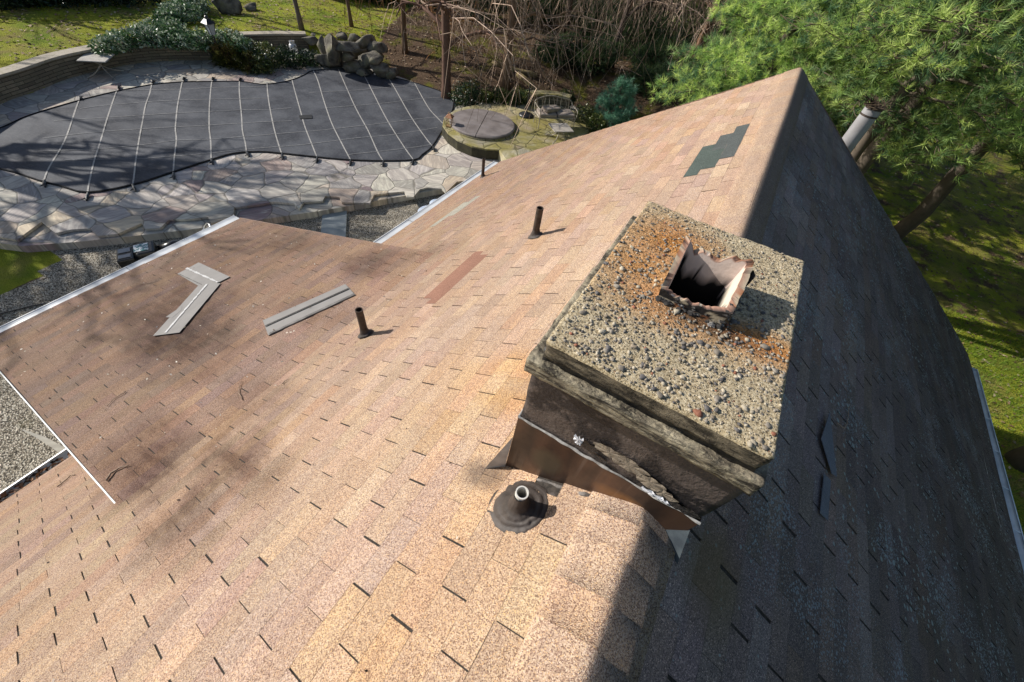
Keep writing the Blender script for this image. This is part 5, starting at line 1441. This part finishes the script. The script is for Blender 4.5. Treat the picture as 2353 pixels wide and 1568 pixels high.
DKG = [(.012, .028, .012), (.02, .045, .018), (.035, .07, .025), (.015, .035, .016)]
HEM = [(.015, .035, .018), (.035, .07, .03), (.06, .11, .045), (.10, .16, .06)]
MIX = [(.03, .06, .015), (.07, .11, .02), (.12, .15, .03), (.20, .20, .06), (.05, .09, .03)]
VAR = [(.05, .12, .04), (.10, .20, .07), (.22, .32, .18), (.50, .56, .42), (.09, .17, .07)]

# ground cover above the curved wall
bl = []
for x, y, r in ((232, 104, .35), (262, 94, .5), (295, 84, .7), (330, 78, .8), (370, 80, .8), (410, 84, .75), (450, 88, .7), (490, 86, .6), (525, 88, .6), (548, 97, .5), (345, 66, .7), (390, 60, .6)):
    p = at(x, y, GL+.2); bl.append((p[0], p[1], GL+.13, r, r, .30))
bush('ground_cover', 'pale-edged leafy ground cover spilling along the wall coping', bl, 9000, .13, VAR, 2, 'ground cover', stuff=True)
p = at(415, 25, GL+.3)
bush('ground_cover', 'mound of pale-edged ground cover on the upper lawn', [(p[0], p[1], GL+.2, .9, .8, .4), (*at(385, 40, GL+.2)[:2], GL+.15, .6, .5, .3), (*at(440, 12, GL+.2)[:2], GL+.25, .8, .7, .4)], 4500, .14, VAR, 3, 'ground cover', stuff=True)
# planting between the walls and the pool
c1, c2, c3, c4, c5 = at(530, 150, GP), at(570, 160, GP), at(620, 150, GP), at(670, 150, GP), at(715, 148, GP)
JUN = [(.05, .06, .012), (.10, .11, .02), (.16, .16, .035), (.07, .05, .02)]
bush('juniper', 'olive green juniper hugging the wall end under the lamp post', [(c1[0]+.1, c1[1], GP+.35, .62, .62, .5), (*at(545, 130, GP)[:2], GP+.4, .6, .6, .5), (c2[0], c2[1], GP+.25, .65, .5, .42)], 6500, .10, JUN, 4, 'shrub', needle=True)
bush('hedge_shrub', 'mixed dark and yellow-green shrub in the middle of the bed above the pool', [(c3[0], c3[1], GP+.3, .75, .6, .45), (*at(600, 165, GP)[:2], GP+.2, .6, .45, .32)], 5000, .085, MIX, 5)
bush('boxwood', 'dark glossy shrub below the propane tank beside the rocks', [(c4[0], c4[1], GP+.25, .7, .55, .40), (c5[0], c5[1], GP+.2, .55, .45, .3)], 5000, .08, DKG+[(.10, .16, .05)], 6)
# azaleas behind the spa
for i, (x, y, r, pal, lab) in enumerate(((1072, 218, .62, DKG+[(.05, .09, .02)], 'dense dark shrub at the pool corner behind the spa'), (1115, 222, .35, MIX, 'thin brownish shrub directly behind the spa cover'), (1150, 222, .42, MIX, 'yellow-green shrub behind the right edge of the spa'),
                     (1180, 228, .40, MIX, 'leggy yellow-green shrub left of the umbrella base'), (1205, 226, .42, MIX, 'upright green shrub behind the umbrella pole'), (1345, 268, .5, MIX, 'low olive shrub right of the loveseat'), (1370, 285, .45, MIX, 'small olive shrub at the roof edge right of the loveseat'), (1300, 226, .42, MIX, 'small green shrub behind the curved stone bench'))):
    z = GP+.1 if i != 6 else GS-.2; p = at(x, y, z+.4)
    bush('azalea', lab, [(p[0], p[1], z+.38, r, r, r*.85), (p[0]+.3*r, p[1]+.4*r, z+.3, r*.6, r*.6, r*.6)], int(2600*r/.45), .075, pal, 20+i, group='shrubs behind the spa')
# top edge of the upper lawn: hedge, stones
for i, (x, lab) in enumerate(((20, 'dark hedge bush at the far left edge of the lawn'), (95, 'dark hedge bush second from the left along the lawn edge'), (170, 'dark hedge bush third from the left along the lawn edge'), (245, 'dark hedge bush fourth from the left along the lawn edge'), (320, 'dark hedge bush just left of the mound of ground cover'))):
    p = at(x, 6-i*2, GL+.2); bush('hedge_bush', lab, [(p[0]-.3, p[1], GL+.4, 1.0, 1.3, .6), (p[0]-1.8, p[1]-.5, GL+1.1, 1.3, 1.5, 1.3)], 3600, .16, DKG, 40+i, group='dark hedge along the top of the lawn')
M_ROCK = None
k = NT('field_stone'); c = k.mix(k.ramp(k.noise(2.6, 6), [(.35, 0.), (.65, 1.)]), (.055, .05, .04), (.25, .225, .18)); c = k.mix(k.ramp(k.noise(1.6, 4), [(.55, 0.), (.68, .6)]), c, (.12, .12, .04)); k.bump(k.noise(7, 6), .8, .04); M_ROCK = k.out(c, .9)
def rock(c, s, seed, lab, rot=None, group='boulders of the waterfall', cat='boulder'):
    rs = np.random.default_rng(seed); V, F = I3; V = V.copy()
    pl = rs.standard_normal((12, 3)); pl /= np.linalg.norm(pl, axis=1)[:, None]
    for n_ in pl:
        d = V@n_; th_ = rs.uniform(.5, .72); m_ = d > th_; V[m_] -= n_*(d[m_]-th_)[:, None]
    V = V*(1+.13*np.array([noise.noise(Vector(v)*2.1+Vector((seed, 0, 0))) for v in V])[:, None])
    V = V*np.array(s)/2
    R = rz(rs.random()*3)@np.array(Matrix.Rotation(rs.uniform(-.25, .25), 3, 'X')) if rot is None else rot
    V = V@R.T; c = np.array(c, float); c[2] -= 0
    o = mesh_np('boulder', V, F, M_ROCK, None, None, False); o.location = tuple(c); tag(o, lab, cat, group); return o
RK = [(765, 112, .9, (.75, .6, 1.3), 'tall upright boulder at the left of the waterfall'), (740, 105, .55, (.5, .55, .9), 'dark leaning boulder beside the short stone wall'),
      (792, 108, .95, (1.25, .8, .45), 'flat tilted pale boulder forming the waterfall lip'), (765, 140, .25, (1.1, .9, .9), 'broad pale boulder at the foot of the waterfall'),
      (815, 150, .2, (.9, .8, .7), 'dark boulder low in the waterfall above the pool edge'), (850, 140, .5, (.9, .9, 1.0), 'big dark boulder right of the waterfall'),
      (875, 160, .3, (.8, .7, .8), 'dark boulder at the right foot of the waterfall'), (845, 98, .9, (1.0, .6, .6), 'mossy boulder on top of the waterfall'),
      (815, 88, .95, (.7, .5, .5), 'small boulder behind the waterfall lip'), (865, 110, .8, (.8, .6, .7), 'rounded boulder at the upper right of the pile'),
      (900, 168, .2, (.6, .6, .6), 'last boulder at the right end of the pile'), (712, 92, .5, (.6, .4, .4), 'low stone on the lawn left of the pile'), (725, 84, .5, (.4, .35, .35), 'small round stone behind the low stone'),
      (800, 130, .6, (.8, .6, .5), 'middle boulder under the waterfall lip'), (836, 168, .1, (.7, .5, .35), 'flat stone at the pool edge under the waterfall'), (785, 84, .8, (.5, .4, .4), 'small mossy boulder behind the upright one')]
for i, (x, y, dz, sz, lab) in enumerate(RK):
    z = GP+dz; p = at(x, y, z); rock((p[0], p[1], z), np.array(sz)*np.array([1.35, 1.35, .95]), 100+i, lab)
p = at(518, 8, GL+.35); rock((p[0], p[1], GL+.3), (1.4, .8, 1.1), 130, 'large pale standing stone at the top of the lawn', None, 'stones along the top of the lawn')
p = at(578, 14, GL+.15); rock((p[0], p[1], GL+.1), (.8, .6, .5), 131, 'small stone right of the large pale standing stone', None, 'stones along the top of the lawn')
# waterfall core so that no gap shows
p = at(815, 120, GP+.3); o = rock((p[0]-.2, p[1]+.1, GP+.25), (2.4, 1.6, 1.5), 140, 'massive dark core boulder in the middle of the pile')
# timber edging
M_LOG = simple('mossy_log', (.16, .12, .07), (.28, .22, .10), 5, .9, 0, .5, 20)
for a_, b_, lab in (((1130, 150), (1235, 168), 'mossy log laid across the slope between two trunks'), ((1190, 165), (1290, 205), 'second log stepping down the slope towards the bench')):
    A, B = at(*a_, GL), at(*b_, GL); mb = MB(); A[2] = ground_z(A[0], A[1])+.06; B[2] = ground_z(B[0], B[1])+.06
    mb.tube([A+(B-A)*q+np.array([0, 0, .03*math.sin(q*9)]) for q in np.linspace(0, 1, 7)], [.12, .13, .12, .125, .115, .12, .11], 9); o = mb.build('log', M_LOG, None, True); tag(o, lab, 'log')
# dark covered heap under the trees
p = at(1520, 92, GG+.6); V, F = I3; V = V*np.array([1.1, 1.0, .8])*(1+.25*np.array([noise.noise(Vector(v)*2.6) for v in V])[:, None])
o = mesh_np('tarp_heap', V, F, simple('grey_blue_tarp', (.05, .06, .075), (.14, .16, .19), 3, .5, 0, .4, 5), None, None, False); o.location = (p[0], p[1], GG+.3); tag(o, 'grey-blue tarp crumpled over a heap under the bare trees', 'tarp')

# bare trees
def gz(p): return (p[0], p[1], ground_z(p[0], p[1])-.05)
WG = 'bare weeping trees behind the spa'
p = at(1025, 188, GL); bare_tree(gz(p), 8.5, 1, 'bare weeping tree with reddish trunk left of the spa', WG, 1, (-.3, .5), .20, (.19, .115, .085), .22, 13, 230, 3.6, ttr=.015, hang=3.0, name='weeping_tree')
p = at(1160, 196, GL-.3); bare_tree(gz(p), 8.5, 2, 'bare weeping tree with flaking brown trunk behind the spa', WG, 1, (.5, .3), .19, (.30, .20, .13), .25, 13, 240, 3.8, ttr=.015, hang=3.2, name='weeping_tree')
p = at(1555, 232, GG); bare_tree(gz(p), 9.5, 3, 'bare weeping tree with leaning rust-brown trunk left of the pines', WG, 1, (1.6, 1.2), .22, (.30, .17, .10), .22, 16, 430, 5.4, ttr=.018, hang=4.2, name='weeping_tree')
p = at(1390, 205, GG); bare_tree(gz(p), 8, 4, 'thin dark weeping tree between the brown trunk and the leaning trunk', WG, 1, (.8, .3), .13, (.12, .09, .08), .22, 12, 280, 4.2, ttr=.017, hang=3.2, name='weeping_tree')
p = at(1290, 120, GG); bare_tree(gz(p), 9, 5, 'weeping tree farthest back between the two tall trunks', WG, 1, (.3, .3), .16, (.17, .13, .10), .2, 12, 200, 4.6, ttr=.018, hang=3.6, name='weeping_tree')
p = at(930, 110, GL); bare_tree(gz(p), 7, 6, 'bare weeping tree with orange-brown twigs above the boulders', WG, 1, (.3, .2), .12, (.2, .13, .08), .18, 14, 330, 2.8, twcol=(.42, .21, .09), ttr=.014, hang=2.4, name='weeping_tree')
p = at(1680, 150, GG); bare_tree(gz(p), 9, 7, 'weeping tree half buried in the pine foliage', WG, 1, (.4, .1), .16, (.2, .14, .11), .2, 12, 200, 4.2, ttr=.015, hang=3.4, name='weeping_tree')
LG = 'bare trees on the upper lawn'
p = at(694, 70, GL); bare_tree(gz(p), 7, 8, 'young bare tree with forked grey trunk behind the boulders', LG, 0, (-.9, .3), .10, (.20, .17, .14), .25, 9, 60, 2.2)
p = at(808, 62, GL); bare_tree(gz(p), 7, 9, 'slender bare tree right of the forked one', LG, 0, (.3, .2), .085, (.22, .15, .11), .25, 9, 60, 2.0)
# big bare trees off to the left whose limbs shade pool, lawn and roof
SG = 'tall bare trees beyond the left edge'
def shade_tree(x, y, h, seed, r0=.3, reach=6, lab='', n=50, lo=.35): bare_tree((x, y, ground_z(x, y)-.05), h, seed, lab, SG, 0, (.5, .3), r0, (.17, .14, .12), lo, 13 if n > 200 else 7, n, reach, ttr=.045 if n > 200 else .016)
shade_tree(-24.4, .2, 6.4, 31, .50, 5.0, 'big spreading bare tree on the lawn nearest the pool', 380, .32)
shade_tree(-35, 1.0, 9, 32, .22, 4, 'tall bare tree behind the spreading one', 50)
shade_tree(-36, 6.0, 8, 33, .22, 4, 'bare tree at the upper left corner of the lawn')
shade_tree(-33.5, 12.0, 8, 34, .22, 4, 'bare tree beyond the dark hedge', 50)
shade_tree(-30.5, 18.5, 8, 35, .2, 4, 'bare tree behind the standing stone', 50)

# understory and woods
HG = 'dark evergreens in the wood'
for i, (x, y, r, h) in enumerate(((1085, 60, 1.3, 2.2), (1150, 40, 1.2, 2.0), (1225, 75, 1.3, 2.4), (1300, 60, 1.5, 2.8), (1270, 165, .9, 1.2), (1345, 180, 1.0, 1.3), (1375, 110, 1.5, 2.2), (1440, 150, 1.3, 1.9), (1445, 60, 1.8, 3.0), (1500, 190, 1.2, 1.6), (1520, 30, 1.8, 3.0), (1590, 120, 1.6, 2.6), (1650, 190, 1.2, 2.2), (1480, 235, 1.0, 1.2), (1610, 215, 1.0, 1.6), (1000, 40, 1.2, 1.8), (880, 15, 1.2, 1.5), (780, 5, 1.1, 1.3))):
    p = at(x, y, GG+.6); g0 = ground_z(p[0], p[1])
    nm = ['leftmost', 'broad', 'rounded', 'tall', 'low', 'squat', 'spreading', 'ragged', 'great', 'drooping', 'farthest', 'dense', 'narrow', 'tiny', 'lopsided', 'lawn-side', 'orange-tree-side', 'stone-side'][i]
    wh = ['beside the reddish trunk', 'between the reddish and flaking trunks', 'behind the flaking trunk', 'behind the tarp trees', 'below the first log', 'above the loveseat', 'between the thin trunk and the flaking trunk', 'under the thin trunk', 'at the top of the wood', 'left of the leaning trunk', 'behind the tarp heap', 'right of the tarp heap', 'against the pine foliage', 'above the young blue pine', 'right of the leaning trunk', 'above the orange-twigged tree', 'at the top of the bark slope', 'behind the boulders at the lawn top'][i]
    bush('evergreen_shrub', f'{nm} dark evergreen shrub {wh}', [(p[0], p[1], g0+h*.4, r, r, h*.5), (p[0]+.5*r, p[1]+.6*r, g0+h*.6, r*.8, r*.8, h*.5), (p[0]-.7*r, p[1]+.2*r, g0+h*.3, r*.7, r*.7, h*.35)], 2600, .20 if y < 130 else .15, HEM, 60+i, 'shrub', HG, needle=True)
# young blue-green pine by the roof edge
p = at(1408, 280, GP+.3)
BL = [(.14, .30, .20), (.20, .40, .27), (.28, .48, .33), (.10, .22, .14)]
pine((p[0], p[1], GP-.1), 1.9, 1.25, .08, 50, 'young blue-green pine beside the low olive shrubs at the roof edge', None, 900, .20, .012, 1.0, kinds=BL)
# big white pines on the right
PG = 'tall pines behind the far gable'
pine((2.6, 12.6, GG), 9.5, 4.4, .44, 51, 'nearest pine with several mossy stems right behind the far gable', PG, 5500, .17, .012, stems=3)
pine((-.4, 14.8, GG), 8.5, 3.3, .25, 52, 'pine left of the gable peak with bright yellow-green tips', PG, 5500, .20, .012, 1.2)
pine((8.2, 9.2, GG), 9, 4.2, .44, 53, 'pine at the right edge reaching over the lawn', PG, 6500, .17, .012, 1.0)
pine((6.0, 17.5, GG), 10, 5.0, .34, 54, 'dark pine standing behind the two near pines', PG, 4500, .22, .018, .95)
pine((12.5, 14.5, GG), 10, 5.0, .2, 55, 'dark pine farthest right over the lawn', PG, 6000, .22, .018, .8)
pine((1.0, 21, GG), 10, 5, .12, 56, 'dark pine far behind the gable peak', PG, 4500, .26, .024, .75)
pine((-3.5, 30, GG), 9, 5, .06, 57, 'dark pine beyond the leaning bare tree', PG, 3500, .3, .03, .6)
pine((-11.5, 33, GG+1), 9, 5, .05, 58, 'dark pine at the top of the wood behind the tarp', PG, 3000, .3, .03, .55)
pine((-18.5, 36, GG+1), 9, 5, .05, 59, 'dark pine at the top of the wood above the reddish trunk', PG, 3000, .3, .03, .55)
pine((18, 26, GG), 11, 6, .08, 61, 'dark pine in the far right corner', PG, 3500, .3, .03, .65)

# short grass on the near right lawn
rs = np.random.default_rng(9); n = 60000
gx = rs.uniform(4.9, 13, n); gy = rs.uniform(-1.5, 14.5, n); keepg = rs.random(n) < np.clip(1.3-(gx-5)/9, .2, 1)
gx, gy = gx[keepg], gy[keepg]; n = len(gx); g0 = terrain(np.stack([gx, gy], 1))[0]
dirs = rs.standard_normal((n, 3))*.35+np.array([0, 0, 1]); Lg = (.05+.05*rs.random(n))[:, None]
sdv = rs.standard_normal((n, 3)); sdv[:, 2] = 0; sdv /= np.linalg.norm(sdv, axis=1)[:, None]
B = np.stack([gx, gy, g0-.005], 1); V = np.stack([B-sdv*.010, B+sdv*.010, B+dirs*Lg], 1).reshape(-1, 3)
gc = np.array([[.10, .19, .02], [.16, .27, .03], [.26, .34, .04], [.20, .22, .05]])[rs.integers(0, 4, n)]
o = mesh_np('grass', V, np.arange(len(V)).reshape(-1, 3), M_NEEDLE, None, np.repeat(gc, 3, 0)); tag(o, 'short green grass on the lawn beside the dark slope', 'grass', None, 'stuff')

# fallen leaves and chaff
def litter(name, lab, x0, x1, y0, y1, n, size, pal, seed, ok, zf):
    rs = np.random.default_rng(seed); Q_ = np.stack([rs.uniform(x0, x1, n), rs.uniform(y0, y1, n)], 1); Q_ = Q_[ok(Q_)]
    P = np.column_stack([Q_, zf(Q_)]); pal = np.array(pal); C = pal[rs.integers(0, len(pal), len(P))]*(.7+.6*rs.random((len(P), 1)))
    V, F, C = leaves(P, rs, size, C, 2.5, .6); o = mesh_np(name, V, F, M_DEAD, None, C); tag(o, lab, 'fallen leaves', None, 'stuff'); return o
BRN = [(.22, .13, .07), (.32, .21, .12), (.14, .09, .05), (.42, .33, .22)]
litter('fallen_leaves', 'scattered brown leaves on the upper lawn and bark slope', -32, -2, 3, 30, 16000, .12, BRN, 1, lambda q: (sdist(q)[0] > .4), lambda q: terrain(q)[0]+.02)
litter('fallen_leaves', 'scattered brown leaves under the pines', -2, 14, 8, 26, 7000, .09, BRN, 2, lambda q: (q[:, 0] > -2), lambda q: terrain(q)[0]+.02)
def roofz_e(q): 
    return np.where((q[:, 0] < EXJ), EZJ+ESL*(q[:, 0]-EXJ), -T*np.abs(q[:, 0]))+.016+np.array([abs(wlift(p)) for p in q])
litter('chaff', 'pale seed chaff sprinkled over the brown extension', EX+.1, -2.0, EY0+.1, EY1-.1, 170, .022, [(.75, .7, .6), (.55, .48, .38), (.2, .13, .09)], 3, lambda q: q[:, 0] < 0, roofz_e)
litter('chaff', 'fine brown chaff on the tan slope', -4.4, -.3, -2, 6, 110, .014, [(.10, .07, .05), (.6, .5, .4), (.05, .04, .035)], 4, lambda q: q[:, 0] < 0, roofz_e)
